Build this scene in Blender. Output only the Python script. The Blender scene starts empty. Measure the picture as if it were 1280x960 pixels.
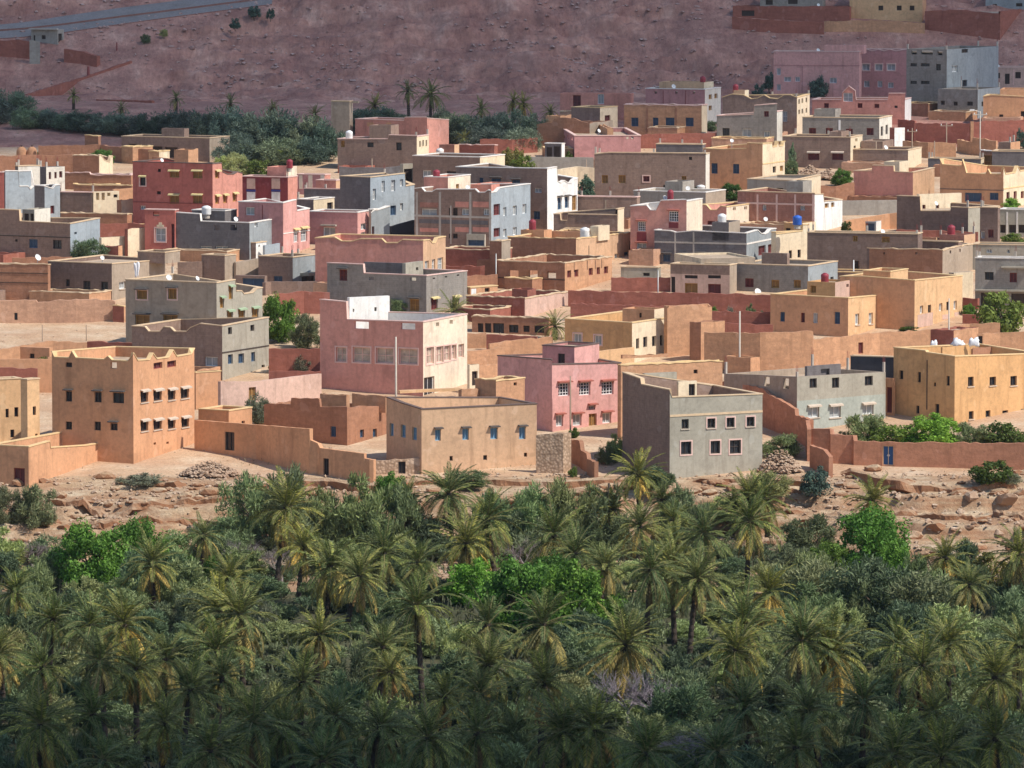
import bpy, math, random
import numpy as np
from mathutils import Vector, Matrix
random.seed(7)
R = random.Random(11)
S = bpy.context.scene
COL = S.collection
rad = math.radians

# ------------------------------------------------------------ camera
F, W0, H0 = 7500.0, 1280.0, 960.0          # focal length in photo pixels
CZ = 70.0                                  # camera height over the datum
PITCH = math.atan(668.0 / F)
SP, CP = math.sin(PITCH), math.cos(PITCH)
cam_d = bpy.data.cameras.new('camera')
cam = bpy.data.objects.new('camera', cam_d)
COL.objects.link(cam)
cam.location = (0, 0, CZ)
cam.rotation_euler = (math.pi / 2 - PITCH, 0, 0)
cam_d.sensor_width = 36.0
cam_d.lens = 36.0 * F / W0
cam_d.clip_start = 1.0
cam_d.clip_end = 9000.0
S.camera = cam
S.render.resolution_x, S.render.resolution_y = 1024, 768

# ------------------------------------------------------------ daylight
SUN_EL, SUN_AZ = 50.0, 65.0                # azimuth: degrees from the camera's back towards its right
sdir = Vector((math.sin(rad(SUN_AZ)) * math.cos(rad(SUN_EL)), -math.cos(rad(SUN_AZ)) * math.cos(rad(SUN_EL)), math.sin(rad(SUN_EL))))
world = bpy.data.worlds.new('World')
S.world = world
world.use_nodes = True
wn = world.node_tree.nodes
wn.clear()
sky = wn.new('ShaderNodeTexSky')
sky.sky_type = 'NISHITA'
sky.sun_disc = False
sky.sun_elevation = rad(SUN_EL)
sky.sun_rotation = math.atan2(sdir.x, sdir.y)
sky.dust_density = 0.6
sky.altitude = 1300
bg = wn.new('ShaderNodeBackground')
bg.inputs[1].default_value = 0.128
wo = wn.new('ShaderNodeOutputWorld')
world.node_tree.links.new(sky.outputs[0], bg.inputs[0])
world.node_tree.links.new(bg.outputs[0], wo.inputs[0])
sun_d = bpy.data.lights.new('sun', 'SUN')
sun_d.energy = 3.9
sun_d.angle = rad(0.5)
sun_d.color = (1.0, 0.945, 0.865)
sun = bpy.data.objects.new('sun', sun_d)
COL.objects.link(sun)
sun.rotation_euler = sdir.to_track_quat('Z', 'Y').to_euler()
sun.location = (60, 500, 300)
S.view_settings.view_transform = 'Standard'
S.view_settings.look = 'None'
S.view_settings.exposure = 0.3
S.view_settings.gamma = 1.0
S.cycles.max_bounces = 5
S.cycles.diffuse_bounces = 3
S.cycles.transparent_max_bounces = 16

# ------------------------------------------------------------ pixels <-> places
def ray(px, py):
    a, b = (px - W0 / 2) / F, -(py - H0 / 2) / F
    return Vector((a, CP + b * SP, -SP + b * CP))
def at_y(px, py, Y):
    d = ray(px, py)
    t = Y / d.y
    return Vector((d.x * t, Y, CZ + d.z * t))
def proj(p):
    x, y, z = p[0], p[1], p[2] - CZ
    dep = y * CP - z * SP
    up = y * SP + z * CP
    return (W0 / 2 + F * x / dep, H0 / 2 - F * up / dep)

# terrain profile along the view: photo row of the bare ground -> distance
ROWS = [(640, 588), (620, 594), (600, 600), (500, 645), (400, 700), (300, 765), (200, 850), (150, 910), (130, 940), (118, 985)]
def _z(y, d):
    r = ray(640, y)
    return CZ + r.z * d / r.y
PY = [d for y, d in ROWS]
PZ = [_z(y, d) for y, d in ROWS]
FLOOR = CZ - 69.0
HILL = 0.36
hz0 = PZ[-1]
PY += [1085, 1300, 2600]
PZ += [hz0 + HILL * 100, hz0 + HILL * 100 + 45, hz0 + HILL * 100 + 130]
PY, PZ = np.array([-400.0] + PY), np.array([PZ[0]] + PZ)
def zp(Y):
    return np.interp(Y, PY, PZ)
def at(px, py):
    """point of the village terrace or the hill seen at this pixel"""
    d = ray(px, py)
    lo, hi = 585.0, 2000.0
    for _ in range(46):
        m = (lo + hi) / 2
        if CZ + d.z * m / d.y > zp(m): lo = m
        else: hi = m
    return at_y(px, py, (lo + hi) / 2)

# ------------------------------------------------------------ noise
_rs = np.random.RandomState(5)
_T = _rs.rand(256, 256)
def vnoise(x, y):
    xi, yi = np.floor(x).astype(int), np.floor(y).astype(int)
    fx, fy = x - xi, y - yi
    fx, fy = fx * fx * (3 - 2 * fx), fy * fy * (3 - 2 * fy)
    a, b = _T[xi % 256, yi % 256], _T[(xi + 1) % 256, yi % 256]
    c, d = _T[xi % 256, (yi + 1) % 256], _T[(xi + 1) % 256, (yi + 1) % 256]
    return (a * (1 - fx) + b * fx) * (1 - fy) + (c * (1 - fx) + d * fx) * fy
def fbm(x, y, o=4):
    s, a, t = 0, 1.0, 0
    for i in range(o):
        s = s + a * (vnoise(x + 17.3 * i, y + 9.1 * i) - .5)
        t += a; a *= .5; x = x * 2.03; y = y * 2.03
    return s / t * 2

# ------------------------------------------------------------ materials
MATS = {}
def new_mat(name):
    m = bpy.data.materials.new(name)
    m.use_nodes = True
    nt = m.node_tree
    for n in list(nt.nodes): nt.nodes.remove(n)
    o = nt.nodes.new('ShaderNodeOutputMaterial')
    b = nt.nodes.new('ShaderNodeBsdfPrincipled')
    nt.links.new(b.outputs[0], o.inputs[0])
    b.inputs['Roughness'].default_value = .9
    b.inputs['Specular IOR Level'].default_value = .15
    return m, nt, b
def noise_node(nt, vec, scale, detail=4, rough=.6, mscale=None):
    n = nt.nodes.new('ShaderNodeTexNoise')
    n.inputs['Scale'].default_value = scale
    n.inputs['Detail'].default_value = detail
    n.inputs['Roughness'].default_value = rough
    if mscale:
        mp = nt.nodes.new('ShaderNodeMapping')
        mp.inputs['Scale'].default_value = mscale
        nt.links.new(vec, mp.inputs[0]); vec = mp.outputs[0]
    nt.links.new(vec, n.inputs['Vector'])
    return n.outputs[0]
def ramp(nt, fac, stops):
    r = nt.nodes.new('ShaderNodeValToRGB')
    e = r.color_ramp.elements
    while len(e) < len(stops): e.new(.5)
    for i, (p, c) in enumerate(stops):
        e[i].position = p; e[i].color = (*c, 1) if len(c) == 3 else c
    nt.links.new(fac, r.inputs[0])
    return r.outputs[0]
def mixc(nt, fac, a, b, mode='MIX'):
    m = nt.nodes.new('ShaderNodeMix')
    m.data_type = 'RGBA'; m.blend_type = mode
    if isinstance(fac, (int, float)): m.inputs[0].default_value = fac
    else: nt.links.new(fac, m.inputs[0])
    for k, v in ((6, a), (7, b)):
        if isinstance(v, tuple): m.inputs[k].default_value = (*v, 1)
        else: nt.links.new(v, m.inputs[k])
    return m.outputs[2]
def bump(nt, b, h, strength, dist=.05):
    n = nt.nodes.new('ShaderNodeBump')
    n.inputs['Strength'].default_value = strength
    n.inputs['Distance'].default_value = dist
    nt.links.new(h, n.inputs['Height'])
    nt.links.new(n.outputs[0], b.inputs['Normal'])
def mul(c, k): return tuple(min(.92, v * k) for v in c)
def wall_mat(name, col, kind='plaster'):
    m, nt, b = new_mat(name)
    g = nt.nodes.new('ShaderNodeNewGeometry').outputs['Position']
    big = noise_node(nt, g, .28, 5, .62)
    fine = noise_node(nt, g, 2.6, 5, .7)
    lo, hi = (.74, 1.2) if kind == 'plaster' else (.64, 1.3)
    c = ramp(nt, big, [(.3, mul(col, lo)), (.5, col), (.72, mul(col, hi))])
    c = mixc(nt, .48 if kind == 'plaster' else .65, c, ramp(nt, fine, [(.25, mul(col, .62)), (.5, col), (.8, mul(col, 1.3))]))
    streak = noise_node(nt, g, 1.0, 4, .6, (1.3, 1.3, .16))
    dirt = (col[0] * .52, col[1] * .48, col[2] * .46)
    c = mixc(nt, ramp(nt, streak, [(.53, (0, 0, 0)), (.74, (.5, .5, .5))]), c, dirt)
    patch = noise_node(nt, g, .55, 3, .5, (1, 1, 1.6))
    c = mixc(nt, ramp(nt, patch, [(.6, (0, 0, 0)), (.68, (.5, .5, .5))]), c, mul(col, .7))
    h = fine
    if kind == 'block':
        sep = nt.nodes.new('ShaderNodeSeparateXYZ'); nt.links.new(g, sep.inputs[0])
        add = nt.nodes.new('ShaderNodeMath'); add.operation = 'ADD'
        nt.links.new(sep.outputs[0], add.inputs[0]); nt.links.new(sep.outputs[1], add.inputs[1])
        cmb = nt.nodes.new('ShaderNodeCombineXYZ')
        nt.links.new(add.outputs[0], cmb.inputs[0]); nt.links.new(sep.outputs[2], cmb.inputs[1])
        br = nt.nodes.new('ShaderNodeTexBrick')
        br.inputs['Scale'].default_value = 1.0
        br.inputs['Brick Width'].default_value = .55; br.inputs['Row Height'].default_value = .24
        br.inputs['Mortar Size'].default_value = .022
        br.inputs['Color1'].default_value = (1, 1, 1, 1); br.inputs['Color2'].default_value = (.76, .76, .77, 1)
        br.inputs['Mortar'].default_value = (.62, .6, .58, 1)
        nt.links.new(cmb.outputs[0], br.inputs['Vector'])
        c = mixc(nt, .3, c, br.outputs[0], 'MULTIPLY')
    if kind == 'adobe':
        lay = noise_node(nt, g, 1.0, 4, .6, (.6, .6, 2.2))
        c = mixc(nt, ramp(nt, lay, [(.38, (.4, .4, .4)), (.6, (0, 0, 0))]), c, mul(col, .66))
    if kind == 'stone':
        v = nt.nodes.new('ShaderNodeTexVoronoi'); v.inputs['Scale'].default_value = 3.6
        nt.links.new(g, v.inputs['Vector'])
        c = mixc(nt, .75, c, ramp(nt, v.outputs['Distance'], [(.1, (1, 1, 1)), (.66, (.45, .4, .37))]), 'MULTIPLY')
        h = v.outputs['Distance']
    pat2 = noise_node(nt, g, .8, 2, .4, (1, 1, .8))
    c = mixc(nt, ramp(nt, pat2, [(.66, (0, 0, 0)), (.69, (.38, .38, .38))]), c, (min(.8, col[0] * 1.1 + .06), min(.8, col[1] * 1.15 + .06), min(.8, col[2] * 1.2 + .06)))
    nt.links.new(c, b.inputs['Base Color'])
    bump(nt, b, h, {'plaster': .25, 'block': .3, 'adobe': .7, 'stone': .9}[kind], .06)
    return m
def flat_mat(name, col, rough=.6, spec=.3, metal=0.0, var=.12):
    m, nt, b = new_mat(name)
    g = nt.nodes.new('ShaderNodeNewGeometry').outputs['Position']
    c = ramp(nt, noise_node(nt, g, 1.7, 4, .6), [(.3, mul(col, 1 - var)), (.7, mul(col, 1 + var))])
    nt.links.new(c, b.inputs['Base Color'])
    b.inputs['Roughness'].default_value = rough
    b.inputs['Specular IOR Level'].default_value = spec
    b.inputs['Metallic'].default_value = metal
    return m
PAL = {  # wall colours
 'OR': ((.64, .34, .185), 'plaster'), 'OL': ((.70, .44, .235), 'plaster'), 'OC': ((.64, .37, .17), 'plaster'), 'OP': ((.62, .395, .24), 'plaster'),
 'PB': ((.68, .325, .25), 'plaster'), 'PW': ((.80, .66, .50), 'plaster'), 'PK': ((.70, .37, .32), 'plaster'), 'PD': ((.52, .255, .235), 'plaster'),
 'SA': ((.64, .29, .22), 'plaster'), 'RD': ((.49, .16, .125), 'plaster'), 'MR': ((.26, .06, .06), 'plaster'),
 'GR': ((.36, .32, .27), 'plaster'), 'GL': ((.40, .36, .285), 'plaster'), 'GB': ((.31, .335, .34), 'plaster'), 'GD': ((.19, .17, .165), 'block'),
 'GK': ((.315, .28, .24), 'block'), 'CH': ((.085, .08, .085), 'plaster'),
 'BR': ((.315, .215, .165), 'block'), 'BD': ((.225, .155, .125), 'block'), 'BG': ((.40, .315, .235), 'plaster'), 'TC': ((.42, .205, .15), 'block'),
 'AD': ((.58, .32, .18), 'adobe'), 'AB': ((.42, .21, .125), 'adobe'), 'RA': ((.36, .135, .095), 'adobe'), 'RU': ((.58, .34, .22), 'adobe'),
 'ST': ((.66, .47, .32), 'stone'), 'CR': ((.76, .62, .43), 'plaster'), 'LW': ((.70, .65, .55), 'plaster'), 'WH': ((.84, .81, .75), 'plaster'),
 'BW': ((.36, .40, .42), 'plaster'), 'RB': ((.50, .235, .14), 'adobe'), 'GG': ((.40, .42, .36), 'plaster'), 'LP': ((.62, .42, .33), 'plaster'),
}
def M(k):
    if k not in MATS:
        if k in PAL: MATS[k] = wall_mat('wall_' + k.lower(), *PAL[k])
        else: MATS[k] = FL[k]()
    return MATS[k]
FL = {
 'glass': lambda: flat_mat('window_glass', (.022, .025, .032), .25, .5),
 'blueglass': lambda: flat_mat('blue_shutter', (.05, .085, .14), .5),
 'paleglass': lambda: flat_mat('pale_pane', (.36, .37, .36), .5),
 'creampane': lambda: flat_mat('cream_grille', (.50, .40, .31), .8, .2, 0, .3),
 'woodpane': lambda: flat_mat('dark_wood', (.27, .145, .05), .7),
 'redpane': lambda: flat_mat('maroon_shutter', (.12, .035, .035), .7),
 'dark': lambda: flat_mat('dark_frame', (.07, .05, .04), .8),
 'blue': lambda: flat_mat('blue_paint', (.085, .14, .22), .6),
 'sky': lambda: flat_mat('sky_blue_paint', (.22, .38, .50), .6),
 'skypane': lambda: flat_mat('sky_blue_shutter', (.16, .29, .42), .6),
 'white': lambda: flat_mat('white_paint', (.80, .78, .74), .6),
 'wood': lambda: flat_mat('yellow_wood', (.46, .25, .075), .7),
 'maroon': lambda: flat_mat('maroon_paint', (.24, .06, .05), .7),
 'hoodK': lambda: flat_mat('dark_hood', (.10, .085, .075), .9),
 'hoodW': lambda: flat_mat('white_hood', (.56, .46, .36), .8),
 'hoodG': lambda: flat_mat('green_hood', (.33, .42, .27), .8),
 'hoodC': lambda: flat_mat('cream_hood', (.66, .54, .26), .8),
 'hoodM': lambda: flat_mat('maroon_hood', (.36, .12, .085), .8),
 'hoodB': lambda: flat_mat('blue_band', (.05, .06, .22), .8),
 'cop_w': lambda: flat_mat('white_coping', (.80, .74, .66), .85),
 'cop_t': lambda: flat_mat('tan_coping', (.66, .48, .30), .9),
 'cop_p': lambda: flat_mat('pink_coping', (.74, .50, .42), .85),
 'cop_k': lambda: flat_mat('dark_coping', (.16, .11, .09), .85),
 'cop_o': lambda: flat_mat('ochre_coping', (.76, .53, .27), .85),
 'roof': lambda: wall_mat('roof_screed', (.50, .38, .27), 'adobe'),
 'concrete': lambda: wall_mat('bare_concrete', (.50, .44, .37)),
 'redplastic': lambda: flat_mat('maroon_plastic', (.30, .045, .06), .5),
 'whiteplastic': lambda: flat_mat('white_plastic', (.80, .79, .76), .5),
 'blueplastic': lambda: flat_mat('blue_plastic', (.04, .14, .52), .5),
 'metal': lambda: flat_mat('galvanised_metal', (.45, .45, .44), .5, .5, .6),
 'polewood': lambda: flat_mat('weathered_pole', (.33, .24, .17), .9),
 'polegrey': lambda: flat_mat('concrete_pole', (.52, .46, .38), .9),
 'cloth': lambda: flat_mat('white_cloth', (.82, .82, .84), .95),
 'claybrown': lambda: wall_mat('fired_clay', (.55, .29, .16), 'adobe'),
 'bluedoor': lambda: flat_mat('blue_door_paint', (.035, .10, .24), .6),
}

# ------------------------------------------------------------ meshes
class MB:
    def __init__(s): s.v, s.f, s.m = [], [], []
    def quad(s, a, b, c, d, mi=0):
        i = len(s.v); s.v += [a, b, c, d]; s.f.append((i, i + 1, i + 2, i + 3)); s.m.append(mi)
    def box(s, f, t0, t1, d0, d1, z0, z1, mi=0, zo=0):
        """box in wall coordinates (along, inward, up); zo tips the outer edge"""
        P = [f(t, d, z + (zo if d == d0 else 0)) for z in (z0, z1) for d in (d0, d1) for t in (t0, t1)]
        i = len(s.v); s.v += P
        for q in ((0, 1, 3, 2), (4, 6, 7, 5), (0, 4, 5, 1), (2, 3, 7, 6), (0, 2, 6, 4), (1, 5, 7, 3)):
            s.f.append(tuple(i + k for k in q)); s.m.append(mi)
    def tube(s, a, b, r0, r1, n=6, mi=0):
        a, b = Vector(a), Vector(b)
        z = (b - a).normalized()
        x = z.orthogonal().normalized(); y = z.cross(x)
        i = len(s.v)
        for p, r in ((a, r0), (b, r1)):
            for k in range(n):
                t = 2 * math.pi * k / n
                s.v.append(tuple(p + x * r * math.cos(t) + y * r * math.sin(t)))
        for k in range(n):
            s.f.append((i + k, i + (k + 1) % n, i + n + (k + 1) % n, i + n + k)); s.m.append(mi)
        s.f.append(tuple(i + n + k for k in range(n))); s.m.append(mi)
    def lathe(s, prof, n=14, c=(0, 0, 0), mi=0):
        i = len(s.v)
        for r, z in prof:
            for k in range(n):
                t = 2 * math.pi * k / n
                s.v.append((c[0] + r * math.cos(t), c[1] + r * math.sin(t), c[2] + z))
        for j in range(len(prof) - 1):
            for k in range(n):
                s.f.append((i + j * n + k, i + j * n + (k + 1) % n, i + (j + 1) * n + (k + 1) % n, i + (j + 1) * n + k)); s.m.append(mi)
        s.f.append(tuple(i + (len(prof) - 1) * n + k for k in range(n))); s.m.append(mi)
    def mesh(s, name, mats, smooth=False):
        me = bpy.data.meshes.new(name)
        me.from_pydata([tuple(v) for v in s.v], [], s.f)
        for m in mats: me.materials.append(m)
        me.polygons.foreach_set('material_index', s.m)
        if smooth: me.polygons.foreach_set('use_smooth', [True] * len(s.f))
        me.update()
        return me
def link(name, data, parent=None):
    o = bpy.data.objects.new(name, data)
    COL.objects.link(o)
    if parent: o.parent = parent
    return o
def tag(o, label, cat, group=None):
    o['label'] = label; o['category'] = cat; o['kind'] = 'thing'
    if group: o['group'] = group
    return o
def thing(name, label, cat, loc, rz=0, group=None):
    o = link(name, None)
    o.location = loc; o.rotation_euler = (0, 0, rz)
    return tag(o, label, cat, group)

# ------------------------------------------------------------ walls with openings
def interp(prof, t):
    for (a, za), (b, zb) in zip(prof, prof[1:]):
        if t <= b + 1e-6:
            return za if b - a < 1e-6 else za + (zb - za) * max(0, (t - a)) / (b - a)
    return prof[-1][1]
def panel(mb, f, L, z0, prof, T, ops, zroof, inner=1, reveal=.36, split=None, m0=0, mt=2, clamp=True):
    """one side of a house: outer skin with holes, parapet inside and top. ops: (t0,t1,z0,z1,through)"""
    ts = sorted({0.0, L} | {p[0] for p in prof if 0 < p[0] < L} | {v for o in ops for v in (o[0], o[1]) if 0 < v < L})
    ts = [t for i, t in enumerate(ts) if i == 0 or t - ts[i - 1] > 1e-4]
    if ts[-1] < L: ts[-1] = L
    cl = (lambda t: min(max(t, T), L - T)) if clamp else (lambda t: t)
    for a, b in zip(ts, ts[1:]):
        m = (a + b) / 2
        za, zb = interp(prof, a + 1e-4), interp(prof, b - 1e-4)
        here = [o for o in ops if o[0] < m < o[1]]
        br = sorted({z0} | {z for o in here for z in (o[2], o[3])} | ({split[0]} if split else set()))
        br = [z for z in br if z < min(za, zb) - .01] + [None]
        for u, w in zip(br, br[1:]):
            top = w is None
            zm = u + .02 if top else (u + w) / 2
            if any(o[2] < zm < o[3] for o in here): continue
            mi = split[1] if split and zm < split[0] else m0
            mb.quad(f(a, 0, u), f(b, 0, u), f(b, 0, zb if top else w), f(a, 0, za if top else w), mi)
        mb.quad(f(a, 0, za), f(b, 0, zb), f(cl(b), T, zb), f(cl(a), T, za), mt)
        zi = zroof
        thr = [o for o in here if o[4] and o[3] > zroof]
        br = sorted({zi} | {z for o in thr for z in (o[2], o[3]) if z > zi})
        br = [z for z in br if z < min(za, zb) - .01] + [None]
        for u, w in zip(br, br[1:]):
            top = w is None
            zm = u + .02 if top else (u + w) / 2
            if any(o[2] < zm < o[3] for o in thr): continue
            mb.quad(f(cl(a), T, u), f(cl(b), T, u), f(cl(b), T, zb if top else w), f(cl(a), T, za if top else w), inner)
    for (a, b, u, w, thr) in ops:
        r = T if thr else reveal
        mb.quad(f(a, 0, u), f(a, 0, w), f(a, r, w), f(a, r, u), m0)
        mb.quad(f(b, 0, u), f(b, 0, w), f(b, r, w), f(b, r, u), m0)
        mb.quad(f(a, 0, u), f(b, 0, u), f(b, r, u), f(a, r, u), m0)
        mb.quad(f(a, 0, w), f(b, 0, w), f(b, r, w), f(a, r, w), m0)
STY = {'d': ('dark', 'glass'), 'b': ('blue', 'blueglass'), 'w': ('white', 'paleglass'), 'o': ('wood', 'woodpane'), 'm': ('maroon', 'redpane'),
       'g': ('white', 'glass'), 'x': ('white', 'glass'), 'k': ('dark', 'dark'), 'p': ('cop_p', 'creampane'), 'c': ('sky', 'skypane'), 'n': ('cop_t', 'bluedoor')}  # k closes bays, vents and small windows with a dark panel for inner shade
def window_parts(f, a, b, u, w, sty, parent, single=False):
    fr, pn = STY[sty[0]]
    door = 'D' in sty
    mats = [M(fr), M(pn)]
    wd, ht = b - a, w - u
    bw = min(.09, wd * .14)
    mb = MB()
    for t0, t1, z0, z1 in ((a, a + bw, u, w), (b - bw, b, u, w), (a + bw, b - bw, w - bw, w), (a + bw, b - bw, u, u + bw)):
        mb.box(f, t0, t1, .2, .28, z0, z1)
    nv = 3 if sty[0] in 'g' else (1 if wd > .55 else 0)
    nh = 3 if sty[0] in 'g' else (1 if ht > 1.3 and not door else 0)
    for k in range(nv):
        c = a + wd * (k + 1) / (nv + 1); mb.box(f, c - .03, c + .03, .21, .27, u + bw, w - bw)
    for k in range(nh):
        c = u + ht * (k + 1) / (nh + 1); mb.box(f, a + bw, b - bw, .215, .265, c - .03, c + .03)
    pane = MB()
    tgt = mb if single else pane
    tgt.box(f, a + .002, b - .002, .29, .32, u + .002, w - .002, 1 if single else 0)
    o = link('door' if door else 'window', mb.mesh('window_frame', mats), parent)
    if not single:
        link('door_panel' if door else 'pane', pane.mesh('pane', [M(pn)]), o)
    ex = MB()
    for ch in sty[1:]:
        if ch in 'KWGCMB':
            e = MB()
            if ch in 'KM': e.box(f, a - .16, b + .16, -.42, 0, w + .16, w + .27, 0, -.07)
            else:
                e.box(f, a - .12, b + .12, -.34, 0, w + .14, w + .22, 0, -.12)
                e.box(f, a - .12, b + .12, -.36, -.32, w - .06, w + .06, 0)
            if single: ex = e; hm = M('hood' + ch)
            else: link('awning', e.mesh('awning', [M('hood' + ch)]), o)
        elif ch == 'e':
            e = MB(); cx, cz = (a + b) / 2, (u + w) / 2
            for rx, rz in ((.06, .42), (.2, .06)):
                e.quad(f(cx - rx, .275, cz), f(cx, .275, cz - rz), f(cx + rx, .275, cz), f(cx, .275, cz + rz))
            e.box(f, cx - .1, cx + .1, .26, .28, cz - .1, cz + .1)
            link('door_ornament', e.mesh('door_ornament', [M('white')]), o)
        elif ch == 's' and not single:
            e = MB(); e.box(f, a - .1, b + .1, -.1, 0, u - .1, u - .003)
            link('sill', e.mesh('sill', [M('hoodW')]), o)
        elif ch == 'f' and not single:
            e = MB()
            for t0, t1, z0, z1 in ((a - .14, a - .003, u - .14, w + .14), (b + .003, b + .14, u - .14, w + .14), (a - .003, b + .003, w + .003, w + .14), (a - .003, b + .003, u - .14, u - .003)):
                e.box(f, t0, t1, -.05, .0, z0, z1)
            link('surround', e.mesh('surround', [M('cop_p')]), o)
    if single and ex.f: link('awning', ex.mesh('awning', [hm]), parent)
    return o
# ------------------------------------------------------------ houses
def flat(p): return Vector((p.x, p.y, 0))
GROUPS = {}
class Box:
    """a box house standing on its near corner: left face and right face run back from it"""
    def __init__(s, C, th, x0, xc, x1, H, depth=None):
        s.C, s.th, s.H = C, rad(th), H
        s.e1 = Vector((-math.cos(s.th), math.sin(s.th), 0))
        s.e2 = Vector((math.sin(s.th), math.cos(s.th), 0))
        s.L1 = s.solve(s.e1, x0); s.L2 = depth or s.solve(s.e2, x1)
    def solve(s, e, px):
        base = s.C + Vector((0, 0, s.H * .7))
        a, b = .05, 90.0
        fa = proj(base + e * a)[0] - px
        for _ in range(50):
            m = (a + b) / 2
            fm = proj(base + e * m)[0] - px
            if fa * fm > 0: a = m
            else: b = m
        return (a + b) / 2
    def hit(s, face, px, py, off=0.0):
        d = ray(px, py); o = Vector((0, 0, CZ))
        n = s.e2 if face == 'L' else s.e1
        t = ((s.C - o).dot(n) + off) / d.dot(n)
        p = o + d * t - s.C
        return p.dot(s.e1 if face == 'L' else s.e2), p.z
    def fL(s, t, d, z): return (-t, d, z)
    def fR(s, t, d, z): return (-d, t, z)
    def fB(s, t, d, z): return (-t, s.L2 - d, z)
    def fW(s, t, d, z): return (-s.L1 + d, t, z)
    def prof(s, face, pts, L):
        if not pts: return [(0, s.H), (L, s.H)]
        q = sorted((s.hit(face, x, y) for x, y in pts), key=lambda p: p[0])
        q = [(min(max(t, 0), L), max(z, .3)) for t, z in q]
        for i in range(1, len(q)):
            if q[i][0] <= q[i - 1][0]: q[i] = (q[i - 1][0] + .002, q[i][1])
        if q[0][0] > .01: q = [(0, q[0][1])] + q
        if q[-1][0] < L - .01: q = q + [(L, q[-1][1])]
        return q
    def build(s, root, name, col, colR=None, inner=None, cop=None, par=.7, pl=None, pr=None, pb=None, pw=None, win='', single=False,
              band=(), pil=(), slab=(), split=None, z0=-2.0, T=.38, roofm='roof', mat=None, yard=False):
        adobe = PAL.get(col, (0, ''))[1] == 'adobe'
        PL, PR = s.prof('L', pl, s.L1), s.prof('R', pr, s.L2)
        def jit(P, L):
            if not adobe: return P
            out = []
            n = max(1, int(L / .7))
            for i in range(n + 1):
                t = L * i / n; out.append((t, interp(P, t)))
            out = sorted(set(out + P))
            return [(t, z + (R.uniform(-.09, .07))) for t, z in out]
        PL, PR = jit(PL, s.L1), jit(PR, s.L2)
        zend = PL[-1][1]; zr = PR[-1][1]
        PB = [(0, zr), (s.L1, pb if pb else min(s.H, zend))] if not pb else [(0, pb), (s.L1, pb)]
        PW = [(0, pw or zend), (s.L2, pw or min(s.H, zend))]
        PB, PW = jit(PB, s.L1), jit(PW, s.L2)
        zmin = min(min(z for _, z in P) for P in (PL, PR, PB, PW))
        zroof = .12 if yard else max(.3, min(s.H, zmin + .35) - par)
        s.zroof = zroof
        ops = {'L': [], 'R': []}
        wins = []
        for w in filter(None, (x.strip() for x in win.split(';'))):
            face, body = w[0], w[1:].split(',')
            x0, y0, x1, y1 = (float(v) for v in body[:4]); sty = body[4]
            xm, ym = (x0 + x1) / 2, (y0 + y1) / 2
            ta, tb = sorted((s.hit(face, x0, ym)[0], s.hit(face, x1, ym)[0]))
            zb, zt = s.hit(face, xm, y1)[1], s.hit(face, xm, y0)[1]
            L = s.L1 if face == 'L' else s.L2
            ta, tb = max(ta, .12), min(tb, L - .12)
            if tb - ta < .12: continue
            P = PL if face == 'L' else PR
            zt = min(zt, interp(P, (ta + tb) / 2) - .1, interp(P, ta + .01) - .06, interp(P, tb - .01) - .06)
            if zt - zb < .12: continue
            clash = False
            for o in ops[face]:
                if ta < o[1] + .04 and tb > o[0] - .04 and zb < o[3] + .04 and zt > o[2] - .04: clash = True
            if clash: continue
            ops[face].append((ta, tb, zb, zt, sty[0] == 'T'))
            if sty[0] != 'T': wins.append((face, ta, tb, zb, zt, sty))
        mats = [M(col), M(inner or col), M(cop or col), M(colR or col)]  # right, inner and top faces often painted paler than the left, standing for sunlight
        sp = None
        if split:
            sp = (s.hit(split[0], *split[1:3])[1], 4); mats.append(M(split[3]))
        mb = MB()
        panel(mb, s.fL, s.L1, z0, PL, T, ops['L'], zroof, split=sp if split and split[0] == 'L' else None)
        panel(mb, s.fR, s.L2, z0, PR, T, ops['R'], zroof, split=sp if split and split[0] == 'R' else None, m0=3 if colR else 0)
        panel(mb, s.fB, s.L1, z0, PB, T, [], zroof)
        panel(mb, s.fW, s.L2, z0, PW, T, [], zroof)
        wl = link(name, mb.mesh(name, mats), root)
        if mat is not None: wl.matrix_basis = mat
        par_o = wl if single else root
        rb = MB()
        i1, j1 = s.L1 - T - .003, s.L2 - T - .003
        if i1 > T and j1 > T:
            rb.box(s.fL, T + .003, i1, T + .003, j1, zroof - .2, zroof)
            link('yard_floor' if yard else 'roof', rb.mesh('roof', [M(roofm)]), par_o)
        if cop:  # coping strip; on many houses its pale colour stands for a sunlit parapet top
            cb = MB()
            for f, L, P in ((s.fL, s.L1, PL), (s.fR, s.L2, PR), (s.fB, s.L1, PB), (s.fW, s.L2, PW)):
                for (a, za), (b, zb) in zip(P, P[1:]):
                    if b - a < .004 and abs(za - zb) > .05: continue
                    ao, bo = (a if a > .01 else -.06), (b if b < L - .01 else L + .06)
                    c1, c2 = T + .04, L - T - .04
                    if c2 < c1: continue
                    ai, bi = min(max(a, c1), c2), min(max(b, c1), c2)
                    h = .11
                    A = [f(ao, -.06, za + .003), f(bo, -.06, zb + .003), f(bi, T + .04, zb + .003), f(ai, T + .04, za + .003)]
                    B = [(x, y, z + h) for x, y, z in A]
                    cb.quad(*B); cb.quad(A[0], A[1], B[1], B[0]); cb.quad(A[2], A[3], B[3], B[2])
                    cb.quad(A[1], A[2], B[2], B[1]); cb.quad(A[3], A[0], B[0], B[3])
            if cb.f: link('coping', cb.mesh('coping', [M(cop)]), par_o)
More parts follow.
